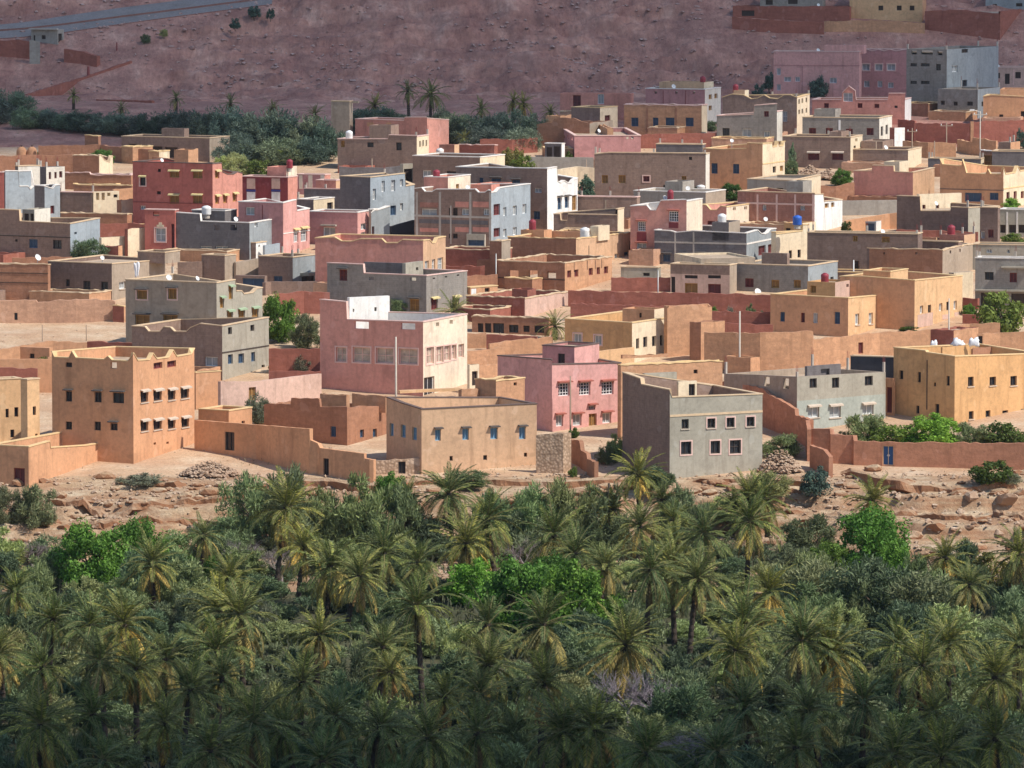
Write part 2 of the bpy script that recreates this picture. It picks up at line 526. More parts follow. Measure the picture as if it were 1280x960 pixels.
        for face, y, mk, hh in band:
            z = s.hit(face, xc_of(s), y)[1]
            b = MB(); f = s.fL if face == 'L' else s.fR
            b.box(f, -.05 if face == 'L' else .003, s.L1 if face == 'L' else s.L2, -.05, -.002, z - hh / 2, z + hh / 2)
            link('band', b.mesh('band', [M(mk)]), par_o)
        for face, px, y0, y1, mk, wd in pil:
            t, za = s.hit(face, px, y0); _, zb = s.hit(face, px, y1)
            b = MB(); f = s.fL if face == 'L' else s.fR
            b.box(f, max(t - wd / 2, .002), t + wd / 2, -.035, -.002, min(za, zb), max(za, zb))
            link('pilaster', b.mesh('pilaster', [M(mk)]), par_o)
        for face, x0, y0, x1, y1, mk, nm, pr_ in slab:
            ta, tb = sorted((s.hit(face, x0, y0)[0], s.hit(face, x1, y0)[0]))
            xm = (x0 + x1) / 2
            za, zb = sorted((s.hit(face, xm, y0)[1], s.hit(face, xm, y1)[1]))
            b = MB(); f = s.fL if face == 'L' else s.fR
            b.box(f, ta, tb, -pr_, -.002, za, zb)
            link(nm, b.mesh(nm, [M(mk)]), par_o)
        for face, ta, tb, zb, zt, sty in wins:
            window_parts(s.fL if face == 'L' else s.fR, ta, tb, zb, zt, sty, par_o, single)
        return wl
def xc_of(b): return proj(b.C + Vector((0, 0, b.H * .5)))[0]

LAST = None
HOUSES = []
def H(label, col, x0, xc, x1, yt, yb, th=25, name='house', cat='house', group='houses of the village', wing=(), depth=None, Y=None, **k):
    global LAST
    C = at(xc, yb) if Y is None else at_y(xc, yb, Y)
    h = at_y(xc, yt, C.y).z - C.z
    b = Box(C, th, x0, xc, x1, h, depth)
    root = thing(name, label, cat, C, -b.th, group)
    b.root = root
    b.build(root, 'walls', col, **k)
    for w in wing: add_wing(b, **w)
    if name == 'house' and not wing and not k.get('yard') and b.L1 > 7 and b.L2 > 4.5 and 690 < b.C.y < 930 and R.random() < .7 and not any(k_ in label for k_ in ('scalloped', 'arched maroon', 'horned', 'salmon', 'parapet niches', 'crenellated side')):
        q = R.uniform(.2, .75); kk = R.uniform(.3, .6); hh = R.uniform(.5, 1.5)
        p = b.C + b.e1 * (b.L1 * q) + b.e2 * (b.L2 * kk) + Vector((0, 0, b.H + hh))
        px, py = proj(p); s = F / p.y
        add_wing(b, px - R.uniform(1.6, 3.4) * s, px, px + R.uniform(.6, 1.6) * s, py, R.choice((col, col, 'CR', 'AD', 'GR')), k=kk, name='roof_room')
    HOUSES.append((b, label, k.get('yard')))
    if col in ('GK', 'BR', 'BD', 'GD', 'TC', 'BG') and name == 'house' and R.random() < .5:
        for (x, y) in ((-.14, .14), (-b.L1 + .14, .14), (-.14, b.L2 - .14), (-b.L1 + .14, b.L2 - .14), (-b.L1 * .5, b.L2 - .14)):
            if R.random() < .35: continue
            m = MB(); zz = min(b.H, b.zroof + .4); hh = R.uniform(.5, 1.0) + b.H - zz
            m.box(lambda t, d, z: (x + t, y + d, z), -.11, .11, -.11, .11, zz, zz + hh)
            for q in ((-.07, -.07), (.07, -.07), (-.07, .07), (.07, .07)):
                m.tube((x + q[0], y + q[1], zz + hh), (x + q[0] + R.uniform(-.06, .06), y + q[1], zz + hh + R.uniform(.4, .8)), .018, .015, 4, 1)
            link('column_stub', m.mesh('column_stub', [M('concrete'), M('maroon')]), root)
    LAST = b
    return b
def add_wing(b, x0, xc, x1, yt, col, k=.4, th=None, name='stair_tower', ground=None, **kw):
    t, z = b.hit('L', xc, yt, k * b.L2)
    base = -1.0 if ground else b.zroof - .05
    C = b.C + b.e1 * t + b.e2 * (k * b.L2) + Vector((0, 0, base))
    w = Box(C, th if th is not None else math.degrees(b.th), x0, xc, x1, max(.3, z - base))
    w.L2 = min(w.L2, 14)
    mat = Matrix.Rotation(b.th, 4, 'Z') @ Matrix.Translation(C - b.C) @ Matrix.Rotation(-w.th, 4, 'Z')
    kw.setdefault('par', .25); kw.setdefault('z0', 0 if not ground else -1.0); kw.setdefault('T', .2)
    w.build(b.root, name, col, single=True, mat=mat, **kw)
    return w
def place_on(b, px, py, k):
    """point over house b seen at this pixel, k of the way back over its roof"""
    t, z = b.hit('L', px, py, k * b.L2)
    return b.C + b.e1 * t + b.e2 * (k * b.L2) + Vector((0, 0, z))
def tank(label, b, px, y0, y1, wpx, k=.4, col='redplastic'):
    p = place_on(b, px, y1, k); q = place_on(b, px, y0, k)
    s = F / p.y
    r, h = wpx / s / 2, q.z - p.z
    o = thing('water_tank', label, 'water tank', p, 0, 'water tanks on the roofs')
    mb = MB(); mb.lathe([(r * .94, 0), (r, h * .06), (r * .96, h * .3), (r, h * .34), (r * .96, h * .6), (r, h * .64), (r * .97, h * .84), (r * .6, h * .94)], 16)
    link('tank_body', mb.mesh('tank_body', [M(col)], True), o)
    ld = MB(); ld.lathe([(r * .42, h * .935), (r * .45, h * .98), (r * .36, h)], 12)
    link('lid', ld.mesh('lid', [M(col)], True), o)
    ft = MB(); ft.lathe([(r * .7, -.5), (r * .7, .0)], 10)
    link('stand', ft.mesh('stand', [M('concrete')]), o)
    return o
def dish(label, b, px, py, size, k=.3):
    p = place_on(b, px, py, k)
    o = thing('satellite_dish', label, 'satellite dish', p, R.uniform(-.4, .4), 'satellite dishes on the roofs')
    mb = MB(); pr = [(.02, .0), (size * .5, .05 * size), (size * .8, .14 * size), (size, .24 * size)]
    mb.lathe(pr, 14)
    mb.f.pop(); mb.m.pop()
    me = mb.mesh('reflector', [M('whiteplastic')], True)
    d = link('reflector', me, o); d.rotation_euler = (rad(62), 0, rad(30))
    st = MB(); st.tube((0, 0, -1.0), (0, 0, 0), .04, .04)
    st.tube((0, 0, 0), (size * .3, -size * .6, size * .3), .02, .015)
    link('mast', st.mesh('mast', [M('metal')]), o)
    return o
def bedding(label, b, px, py, wpx, hpx, k):
    """a sheet hung or bundled on a roof wall"""
    p = place_on(b, px, py + hpx, k)
    s = F / p.y
    w, h = wpx / s, hpx / s
    import bmesh
    bm = bmesh.new()
    if hpx > wpx * 1.8:
        bmesh.ops.create_cube(bm, size=1); bmesh.ops.subdivide_edges(bm, edges=bm.edges, cuts=6, use_grid_fill=True)
        for v in bm.verts: v.co = Vector((v.co.x * w * (1 + .25 * math.sin(5 * v.co.z)), v.co.y * .05 + .07 * math.sin(14 * v.co.x + 3 * v.co.z), (v.co.z + .5) * h + .12 * math.sin(7 * v.co.x)))
    else: bmesh.ops.create_icosphere(bm, subdivisions=3, radius=1)
    for v in (bm.verts if hpx <= wpx * 1.8 else ()):
        k_ = 1 + .25 * math.sin(5 * v.co.x + px) + .2 * math.sin(9 * v.co.y + 7 * v.co.z + py) + .12 * math.sin(13 * v.co.x - 6 * v.co.z)
        v.co = Vector((v.co.x * w * .5 * k_, v.co.y * min(.35, w * .18), max(v.co.z, -.6) * h * .55 * k_ + h * .4))
    me = bpy.data.meshes.new('bedding'); bm.to_mesh(me); bm.free(); me.materials.append(M('cloth'))
    me.polygons.foreach_set('use_smooth', [True] * len(me.polygons))
    o = link('bedding', me)
    o.location = p
    return tag(o, label, 'bedding', 'white bedding aired on the ochre roof')
def W(label, col, pts, T=.42, name='adobe_wall', cat='wall', group='mud walls of the village', win='', z0=-1.6, Y=None):
    """free-standing wall through (x, y_top, y_base) pixels"""
    B = [at(x, yb) if Y is None else at_y(x, yb, Y) for x, yt, yb in pts]
    Hs = [at_y(x, yt, p.y).z - p.z for (x, yt, yb), p in zip(pts, B)]
    O = B[0].copy()
    o = link(name, None); o.location = O
    tag(o, label, cat, group)
    mb = MB()
    segs = []
    rough = .1 if PAL[col][1] in ('adobe', 'stone') else .02
    zp_ = None
    for i in range(len(B) - 1):
        a, b = B[i] - O, B[i + 1] - O
        u = flat(b - a); L = u.length
        if L < .02: continue
        u = u / L
        n = Vector((-u.y, u.x, 0))
        if n.y < 0: n = -n
        f = (lambda a, u, n: lambda t, d, z: tuple(Vector((a.x, a.y, 0)) + u * t + n * d + Vector((0, 0, z))))(a, u, n)
        za, zb = a.z + Hs[i], b.z + Hs[i + 1]
        m = max(1, int(L / .6))
        P = [(L * j / m, za + (zb - za) * j / m + (R.uniform(-rough, rough) if 0 < j < m else 0)) for j in range(m + 1)]
        segs.append((f, L, P, pts[i][0], pts[i + 1][0], min(a.z, b.z), a, u, n))
    openings = {}
    for w in filter(None, (x.strip() for x in win.split(';'))):
        body = w.split(','); x0, y0, x1, y1 = map(float, body[:4]); xm = (x0 + x1) / 2
        for j, sg in enumerate(segs):
            if min(sg[3], sg[4]) <= xm <= max(sg[3], sg[4]):
                def hitw(px, py):
                    d = ray(px, py); q0 = Vector((0, 0, CZ)); a3 = O + sg[6]
                    t = (a3 - q0).dot(sg[8]) / d.dot(sg[8]); p = q0 + d * t - O
                    return (p - sg[6]).dot(sg[7]), p.z
                ta, tb = sorted((hitw(x0, (y0 + y1) / 2)[0], hitw(x1, (y0 + y1) / 2)[0]))
                zb, zt = hitw(xm, y1)[1], hitw(xm, y0)[1]
                ta, tb = max(ta, .05), min(tb, sg[1] - .05)
                if tb - ta > .1: openings.setdefault(j, []).append((ta, tb, zb, min(zt, interp(sg[2], ta) - .1, interp(sg[2], tb) - .1), body[4]))
    for j, (f, L, P, xa, xb, zlow, a, u, n) in enumerate(segs):
        ops = [(q[0], q[1], q[2], q[3], q[4][0] == 'T') for q in openings.get(j, [])]
        zz = zlow + z0
        panel(mb, f, L, zz, P, T, ops, zz, inner=0, mt=0, clamp=False, reveal=T * .6)
        for t, z in (P[0], P[-1]): mb.quad(f(t, 0, zz), f(t, T, zz), f(t, T, z), f(t, 0, z))
        for q in openings.get(j, []):
            if q[4][0] != 'T': window_parts(lambda t, d, z, f=f: f(t, d - .03, z), q[0], q[1], q[2], q[3], q[4], o)
    link('masonry', mb.mesh('masonry', [M(col)]), o)
    return o
def pole(label, px, y0, y1, r=.09, col='polewood', arm=0, lamp=False, name='utility_pole', lean=0.0, group='poles of the village', dY=0.0):
    p = at(px, y1)
    if dY: p = at_y(px, y1, p.y + dY)
    h = at_y(px, y0, p.y).z - p.z
    o = thing(name, label, 'street lamp' if lamp else 'pole', p, 0, group)
    mb = MB(); mb.tube((0, 0, -1.2), (lean * h, 0, h), r, r * .7, 8)
    link('shaft', mb.mesh('shaft', [M(col)], True), o)
    if arm:
        a = MB(); a.box(lambda t, d, z: (t, d, z), -arm, arm, -.06, .06, h - .55, h - .42)
        link('crossarm', a.mesh('crossarm', [M(col)]), o)
        for k in (-.85, 0, .85):
            i_ = MB(); i_.lathe([(.05, 0), (.07, .1), (.03, .2)], 8, (arm * k, 0, h - .42))
            link('insulator', i_.mesh('insulator', [M('whiteplastic')], True), o)
    if lamp:
        a = MB(); a.tube((0, 0, h - .15), (-.9, 0, h + .15), .05, .04)
        link('arm', a.mesh('arm', [M('metal')]), o)
        l = MB(); l.box(lambda t, d, z: (t, d, z), -1.5, -.85, -.17, .17, h + .08, h + .26)
        link('lamp_head', l.mesh('lamp_head', [M('whiteplastic')]), o)
    return o
# ============================================================ front row, from left to right
H('peach house with slit windows at the left end of the front row', 'OL', -40, -30, 27, 476, 556, 62, cop='cop_t',
  win='R7,511,11,522,d;R18,509,23,521,d;R13,537,18,547,d',
  wing=[dict(x0=26, xc=34, x1=49.5, yt=475, col='OL', k=-.02, th=40, name='corner_tower', ground=True, cop='cop_t', par=.4, win='R41,508,45,519,d;R44,542,47,546,k')])
H('low peach courtyard with a maroon gate in front of the three-storey orange house', 'OR', -14, 36, 160, 559, 610, 25, yard=True, cop='cop_o',
  name='courtyard', cat='courtyard', pr=[(36, 559), (62, 552), (63, 560), (110, 557), (160, 548)], win='L17,585,31,609,mD;R157,557,164,580,mD')
big_orange = H('three-storey orange house with spiked parapet and white-hooded windows', 'OR', 65, 167, 243, 450, 581, 25, cop='cop_o', par=.9,
  pl=[(65, 440), (68, 447), (86, 448), (90, 440), (95, 448), (130, 450), (135, 446), (140, 451), (160, 452), (167, 442)],
  pr=[(167, 442), (172, 451), (187, 450), (191, 442), (196, 449), (211, 447), (216, 438), (221, 446), (239, 443), (243, 436)],
  win='L82,453,90,459,k;L82,489,90,502,dK;L118,490,127,503,dK;L141,491,155,504,dK;L82,527,90,537,d;L118,527,126,538,d;L138,529,147,538,dK;'
      'L138,453,146,461,T;R192,453,203,461,m;R209,451,220,459,m;R176,489,185,503,dWs;R192,488,202,501,dWs;R210,487,219,500,dWs;R226,485,236,498,dWs;'
      'R176,526,185,539,dWs;R192,525,202,537,dWs;R210,524,219,536,dWs;R227,522,236,534,dWs;R192,553,195,556,k;R208,552,211,555,k')
W('long brown-orange wall stepping down beside the three-storey orange house', 'OR', [(243, 525, 561), (320, 531, 573), (387, 536, 592), (388, 550, 592), (397, 554, 593), (400, 560, 594), (455, 567, 603), (456, 573, 603), (467, 575, 605)],
  win='281,540,293,563,dD;404,573,411,594,dD', name='boundary_wall')
W('short end return of the long brown-orange wall', 'OR', [(467, 575, 605), (470, 574, 601)], name='boundary_wall')
H('low orange hut with flat roof behind the long brown-orange wall', 'OR', 248, 286, 315, 514, 549, 30, cop='cop_o', par=.25, win='R302,526,306,530,k')
H('peach block with blank walls behind the three-storey orange house', 'OR', 242, 245, 276, 466, 513, 55, par=.3, cop='cop_o')
adobe1 = H('brown adobe house with stepped roofline beside the house with blue shutters', 'AB', 330, 434, 484, 509, 558, 30, par=.9,
  pl=[(330, 505), (363, 505), (364, 498), (399, 498), (400, 508), (434, 509)], pr=[(434, 509), (484, 506)],
  win='L413,533,420,546,b;R450,537,455,547,b;R466,536,471,548,b', wing=[dict(x0=400, xc=433, x1=437, yt=494, col='AD', k=.25, name='roof_room'), dict(x0=440, xc=482, x1=485, yt=495, col='AD', k=.8, name='roof_wall')])
blue_house = H('ochre house with blue shuttered windows at the cliff edge', 'OP', 483, 527, 671, 512, 593, 64, par=1.1, cop='cop_k',
  pl=[(483, 497), (499, 503), (501, 504), (527, 512)], pr=[(527, 512), (671, 505)], colR='OP',
  win='L487,529,492,545,c;L501,531,507,547,c;L515,534,521,550,c;R544,537,551,551,cK;R578,536,586,550,cK;R613,535,622,549,cK;R649,534,657,549,cK;R562,570,566,576,k;R604,569,609,575,k;R655,566,659,571,k',  # dark awning colour stands for the shading on plain ochre boards
  wing=[dict(x0=497, xc=500, x1=577, yt=498, col='OL', k=.85, name='roof_wall')])
W('low rubble wall with dark doorway left of the house with blue shutters', 'ST', [(469, 576, 593), (527, 572, 592)], win='498,577,507,592,dD', name='rubble_wall')
H('unroofed adobe box behind the house with blue shutters', 'AD', 594, 620, 656, 476, 560, 42, par=1.6, cop='cop_o', colR='AD', win='R642,478,646,482,k')
H('small adobe annexe in the corner by the cream gate block', 'AD', 573, 577, 598, 487, 560, 55, par=.4, colR='AD')
W('dry stone wall under the pink house', 'ST', [(670, 544, 591), (704, 542, 592), (714, 541, 590)], name='rubble_wall')
W('stepped mud wall running downhill from the pink house', 'AB', [(702, 549, 572), (724, 551, 583), (726, 563, 586), (733, 567, 590), (734, 574, 594), (743, 577, 600)])
pink = H('pink house with white grilles and maroon hoods in the front row', 'PK', 622, 690, 776, 455, 541, 50, cop='cop_k', par=1.0,
  pl=[(622, 445), (689, 450), (690, 451)], pr=[(690, 456), (776, 454)],
  win='R698,479,712,495,gM;R724,478,738,494,gM;R752,477,767,493,gM;R695,519,704,533,wM;R716,518,727,532,wM;R753,516,764,529,wM;R736,517,746,543,oD;R736,507,744,512,wM',
  wing=[dict(x0=678, xc=718, x1=749, yt=434, col='PD', colR='PK', k=.45, th=30, cop='cop_k', win='L697,442,706,455,dD')])
pole('slim brown pole standing before the pink house', 713, 470, 543, .1)
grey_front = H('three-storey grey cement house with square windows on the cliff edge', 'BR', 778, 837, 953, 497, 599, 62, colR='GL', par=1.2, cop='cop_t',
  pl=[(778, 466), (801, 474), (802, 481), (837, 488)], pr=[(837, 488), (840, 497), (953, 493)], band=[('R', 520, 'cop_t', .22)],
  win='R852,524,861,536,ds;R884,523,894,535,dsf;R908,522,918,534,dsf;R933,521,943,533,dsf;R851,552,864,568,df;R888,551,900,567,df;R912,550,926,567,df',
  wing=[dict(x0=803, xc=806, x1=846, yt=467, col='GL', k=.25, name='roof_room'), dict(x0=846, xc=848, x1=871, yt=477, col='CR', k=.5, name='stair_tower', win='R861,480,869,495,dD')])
H('peach adobe house behind the three-storey grey cement house', 'AD', 772, 776, 903, 457, 550, 62, par=.9, cop='cop_o', win='R867,462,872,467,k;R876,486,882,489,k',
  wing=[dict(x0=776, xc=778, x1=835, yt=446, col='AD', k=.8, name='roof_wall')])
grey_low = H('unfinished two-storey grey house with open window holes above the red wall', 'BG', 905, 996, 1107, 471, 541, 50, colR='GL', par=1.0,
  pl=[(905, 467), (950, 468.5), (996, 471)], pr=[(996, 471), (1107, 465)], split=('R', 1050, 497, 'GG'),
  win='L955,471,962,483,T;L979,473,986,486,T;R1012,473,1021,485,d;R1040,472,1049,485,d;R1081,470,1091,482,d;R1010,508,1024,522,wWs;R1037,507,1051,522,wWs;R1078,505,1092,518,wWs',
  wing=[dict(x0=1006, xc=1009, x1=1051, yt=458, col='GD', k=.45, win='R1026,461,1037,470,T')])
H('blank charcoal-painted block beside the ochre house', 'CH', 1063, 1118, 1121, 447, 510, 20, par=.8, cop='cop_t', inner='GL')
H('narrow orange shed with maroon door between grey and ochre houses', 'OR', 1106, 1116, 1119, 473, 520, 30, par=.2, win='L1108,484,1115,516,mD')
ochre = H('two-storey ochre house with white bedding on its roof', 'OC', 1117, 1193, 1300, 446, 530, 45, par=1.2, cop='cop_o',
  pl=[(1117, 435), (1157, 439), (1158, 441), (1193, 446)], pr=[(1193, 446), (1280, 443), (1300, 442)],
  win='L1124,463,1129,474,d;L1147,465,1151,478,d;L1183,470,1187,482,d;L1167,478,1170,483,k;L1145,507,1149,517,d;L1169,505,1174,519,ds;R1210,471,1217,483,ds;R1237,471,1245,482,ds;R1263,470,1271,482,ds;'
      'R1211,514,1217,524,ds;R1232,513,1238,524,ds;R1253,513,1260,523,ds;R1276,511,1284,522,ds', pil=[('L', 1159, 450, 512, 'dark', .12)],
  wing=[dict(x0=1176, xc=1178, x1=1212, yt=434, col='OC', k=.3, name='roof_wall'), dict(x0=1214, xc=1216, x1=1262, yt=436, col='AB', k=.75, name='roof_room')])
bedding('leftmost heap of white bedding on the ochre roof', ochre, 1168, 425, 8, 10, .5)
bedding('widest white bedding sheet in the middle of the ochre roof', ochre, 1196, 423, 15, 11, .55)
bedding('right-hand white bedding by the grey door above the ochre roof', ochre, 1218, 422, 12, 11, .6)
W('red mud wall descending from the grey house to the wall with the blue door', 'RB', [(900, 477, 520), (953, 485, 533), (958, 491, 535), (993, 511, 548), (994, 519, 549), (1012, 525, 562), (1014, 537, 577)])
W('long red mud wall with a blue door along the right of the front row', 'RB', [(1013, 536, 576), (1037, 536, 578), (1038, 543, 579), (1066, 544, 580), (1067, 551, 581), (1100, 553, 582), (1120, 553, 583), (1280, 554, 588), (1320, 554, 590)], win='1103,557,1117,582,nDe')
W('broken stub of red mud wall below the descending red wall', 'RB', [(1012, 556, 584), (1029, 562, 592), (1036, 571, 597)])
# ============================================================ second row
W('orange yard wall in front of the low brown outbuilding', 'OR', [(-8, 449, 492), (66, 449, 492)], name='boundary_wall')
W('dark red yard wall beside the leftmost peach house', 'RA', [(-8, 460, 500), (47, 461, 500)])
H('low flat brown outbuilding with one dark window left of the orange house', 'OR', 18, 62, 66, 435, 466, 25, par=.2, win='L37,442,43,448,k')
W('sunlit peach wall sloping behind the orange house roof', 'AD', [(-8, 440, 468), (18, 434, 464), (66, 426, 458), (109, 428, 456)])
W('red brown wall behind the spiked parapet', 'RA', [(109, 427, 455), (166, 429, 458)])
wood_house = H('brown three-storey house with yellow wooden windows and green hoods', 'BG', 157, 271, 328, 353, 452, 27, cop='cop_t', par=.8,
  pl=[(157, 350), (271, 354)], pr=[(271, 354), (294, 350), (295, 364), (302, 364), (305, 368), (316, 366), (321, 361), (328, 360)], colR='GL',  # right face painted a lighter grey for the light falling on it
  win='L171,363,184,374,oKf;L210,361,221,374,oKf;L169,394,187,409,oK;L204,394,222,409,oK;R286,358,291,374,oG;R275,372,280,385,oG;R284,389,291,404,oG;R298,387,306,399,oG;R315,385,323,397,oG')
low_grey = H('grey cement house with scalloped parapet in front of the yellow-windowed house', 'BR', 165, 278, 336, 408, 475, 26, cop='cop_t', par=1.0, colR='GL',
  pl=[(165, 408), (181, 409), (186, 415), (200, 415), (205, 409), (213, 410), (218, 415), (233, 415), (238, 410), (250, 405), (278, 408)], pr=[(278, 408), (336, 397)],
  band=[('R', 441, 'dark', .14)], win='L256,446,272,458,w;R285,409,290,418,d;R313,406,318,414,d;R285,443,291,455,b;R298,442,305,454,b;R314,440,319,452,b;R327,456,331,462,k')
dish('dark satellite dish on the roof of the yellow-windowed house', wood_house, 211, 347, .35, .25)
W('dark red garden wall between grey cement house and large pink house', 'RA', [(336, 436, 466), (400, 436, 466)], name='boundary_wall')
W('pale pink wall with small door beside the large pink house', 'LP', [(276, 477, 530), (321, 477, 522), (376, 470, 508), (402, 467, 500)], win='311,484,320,500,oD', name='boundary_wall')
W('low red inner wall behind the pale pink wall', 'RA', [(336, 465, 492), (401, 464, 492)])
big_pink = H('large pink house with blind grilles and white-walled roof terrace', 'PB', 400, 529, 584, 403, 497, 27, colR='PW', inner='WH', cop='cop_p', par=2.4, pw=None,  # right face in cream pink: the same wall painted as sunlit
  pl=[(400, 375), (433, 378), (434, 400), (529, 403)], pr=[(529, 403), (584, 393)],
  win='L420,434,433,452,pf;L441,434,463,453,pf;L470,435,492,454,pf;L499,436,522,455,pf;L443,402,461,411,T;L501,404,519,412,T;R545,403,549,408,T;R562,400,566,405,T;'
      'R533,434,542,455,pf;R545,433,554,453,pf;R555,432,563,451,pf;R564,431,570,449,pf;R573,430,580,447,p;R530,471,543,495,xD',
  wing=[dict(x0=434, xc=437, x1=487, yt=372, col='WH', k=.55, th=58, win='R441,386,443,390,k;R468,384,471,389,k')])
pole('grey concrete pole rising in front of the large pink house', 495, 421, 498, .13, 'polegrey')
H('cream gate block with dark doorway beside the large pink house', 'CR', 584, 587, 599, 456, 500, 50, par=.2, colR='CR', win='R590,464,597,482,kD')
W('pale mud wall end with straight top right of the large pink house', 'AD', [(575, 417, 436), (608, 416, 435)])
W('dark red cross wall in the sunken yard', 'RA', [(608, 418, 438), (671, 421, 440)])
W('curving sunlit mud wall above the pink house roof', 'AD', [(612, 430, 452), (640, 426, 450), (691, 421, 447)])
W('lower mud wall with shrub before it, right of the large pink house', 'AD', [(575, 440, 470), (631, 434, 464)])
W('bottom mud wall closing the yard behind the cream gate block', 'AD', [(590, 460, 492), (623, 455, 486)])
porch = H('low porch shed with thin posts in the sunken yard', 'AB', 590, 686, 692, 398, 420, 18, par=.15, roofm='roof', cop='cop_t',
  win='L597,404,604,418,k;L606,404,614,418,k;L616,404,630,418,d;L636,406,648,416,d;L654,407,662,415,k;L668,407,680,416,d')
yellow = H('long yellow house with six sunlit windows behind the pink house', 'OC', 706, 790, 862, 404, 455, 27, colR='CR', par=1.0, cop='cop_o',
  pl=[(706, 399), (790, 404)], pr=[(790, 404), (862, 394)],
  win='L717,417,727,430,wf;L743,419,752,431,wf;R795,423,799,436,d;R804,421,809,434,d;R815,420,820,433,d;R825,419,829,432,d;R838,418,843,431,d;R851,416,856,429,d;R828,441,832,449,d;R844,440,847,444,k',
  wing=[dict(x0=778, xc=818, x1=832, yt=387, col='OR', colR='CR', k=.55, win='L799,391,802,397,k')])
W('sunlit peach parapet wall between pink house and yellow house', 'OL', [(749, 439, 466), (793, 434, 462)])
H('tall pale adobe block right of the long yellow house', 'AD', 830, 834, 890, 383, 446, 60, colR='AD', par=.4, pr=[(834, 385), (860, 381), (890, 383)])
H('lower adobe step against the tall pale adobe block', 'AB', 862, 876, 906, 403, 454, 50, colR='AD', par=.4)
W('long sunlit mud wall with maroon door behind the grey houses', 'AD', [(880, 415, 462), (950, 416, 466), (1016, 414, 464), (1017, 424, 462), (1062, 420, 456), (1100, 416, 450), (1163, 412, 446)], win='1073,428,1079,442,mD')
pole('tall grey pole in front of the long sunlit mud wall', 924.5, 389, 468, .12, 'polegrey')
orange_tank = H('orange house carrying a maroon tank on its ochre roof room', 'OR', 963, 1060, 1125, 374, 422, 28, colR='OL', par=.9, cop='cop_o',
  pl=[(963, 368), (1060, 373)], pr=[(1060, 373), (1125, 367)],
  win='L975,390,981,402,b;L1001,391,1006,403,m;L1016,391,1022,404,w;L1043,390,1050,405,b;R1069,392,1074,406,ws;R1086,391,1091,405,ws;R1100,390,1105,403,ws;R1112,389,1116,402,ws',
  wing=[dict(x0=1009, xc=1044, x1=1065, yt=353, col='OC', colR='LP', k=.25, win='L1013,357,1020,366,o;R1058,355,1061,359,k')])
orange_peel = H('orange house with peeling plaster on its sunlit wall', 'OR', 1050, 1143, 1203, 351, 414, 27, colR='OL', par=1.0, cop='cop_o',
  pl=[(1050, 346), (1079, 346), (1143, 351)], pr=[(1143, 351), (1203, 345)],
  win='R1150,382,1154,392,w;R1160,381,1164,391,d;R1174,379,1178,389,w;R1183,377,1187,388,d;R1192,376,1196,387,w',
  slab=[('R', 1147, 392, 1166, 408, 'LP', 'bare_plaster', .02), ('R', 1178, 393, 1186, 399, 'LP', 'bare_plaster', .02), ('R', 1193, 390, 1200, 404, 'LP', 'bare_plaster', .02)],
  wing=[dict(x0=1079, xc=1113, x1=1135, yt=340, col='OR', colR='OL', k=.03, cop='cop_o')])
pole('slim grey pole with bracket before the peeling orange house', 1186, 373, 432, .1, 'polegrey', lamp=False)
H('low red and peach adobe block below the peeling orange house', 'RA', 1163, 1192, 1223, 413, 440, 32, colR='AD', par=.3)
W('sunlit mud wall with grey door above the ochre house', 'AD', [(1222, 418, 444), (1229, 417, 444), (1250, 416, 442), (1310, 413, 440)], win='1221.5,420,1228,434,dD')
W('short sunlit mud wall under the round green tree', 'AD', [(1195, 408, 426), (1212, 405, 424), (1250, 404, 424)])
W('stepped red wall behind the small bright bush', 'RA', [(1203, 372, 386), (1222, 373, 388)])
W('low red wall under the small bright bush', 'RA', [(1203, 393, 405), (1226, 394, 406)])
# ============================================================ third row
H('low brown house with two dark ledges at the left side of the third row', 'AB', -40, 60, 63, 331, 377, 14, par=.5, cop='cop_t', band=[('L', 342, 'dark', .08), ('L', 354, 'dark', .08)])
brown_dark = H('dark brown house with pale rear wing and hanging cloth', 'BD', 60, 140, 207, 330, 376, 27, colR='BG', par=.4, cop='cop_t',
  pl=[(60, 327), (140, 330)], pr=[(140, 330), (207, 325)], win='L82,349,87,358,d;L104,351,113,365,d;L126,352,135,363,d;R149,352,157,361,ws',
  wing=[dict(x0=172, xc=206, x1=225, yt=316, col='BR', colR='BG', k=.7, cop='cop_t')])
dish('white satellite dish tilted up on the low brown house roof', LAST, 47, 322, .42, .3)
bedding('pale cloth hanging down the wall of the dark brown house', brown_dark, 171, 328, 6, 18, -.12)
W('ruined sunlit red wall with crumbling top on the left', 'RU', [(-8, 377, 404), (45, 375, 403), (47, 378, 403), (95, 374, 403), (140, 375, 402), (144, 377, 402)], T=.7, win='18,391,22,400,d')
H('small red hut at the end of the ruined sunlit wall', 'RA', 141, 155, 159, 383, 404, 25, par=.15, colR='AD', cop='cop_o')
for k_, x_ in enumerate((53, 108)):
    pole(['left-hand thin fence post in the pale gravel lot', 'right-hand thin fence post in the pale gravel lot'][k_], x_, 406, 426, .07, name='fence_post', group='fence posts in the gravel lot')
W('low brown wall joining the pale wing and the small beige house', 'BR', [(222, 328, 354), (253, 327, 354)], name='boundary_wall')
H('small beige-sided house with blank walls behind the yellow-windowed house', 'BR', 252, 281, 295, 320, 356, 30, colR='BG', par=.3, cop='cop_t')
W('beige block wall beside the small beige-sided house', 'BG', [(295, 328, 354), (324, 323, 350)], name='boundary_wall')
H('grey house with dark garage mouth left of the brown scalloped house', 'BR', 323, 366, 395, 322, 358, 28, colR='GB', par=.3, cop='cop_t', win='L342,345,353,353,b;R377,345,393,355,k',
  slab=[('R', 375, 340, 395, 343.5, 'GL', 'canopy', 1.2)])
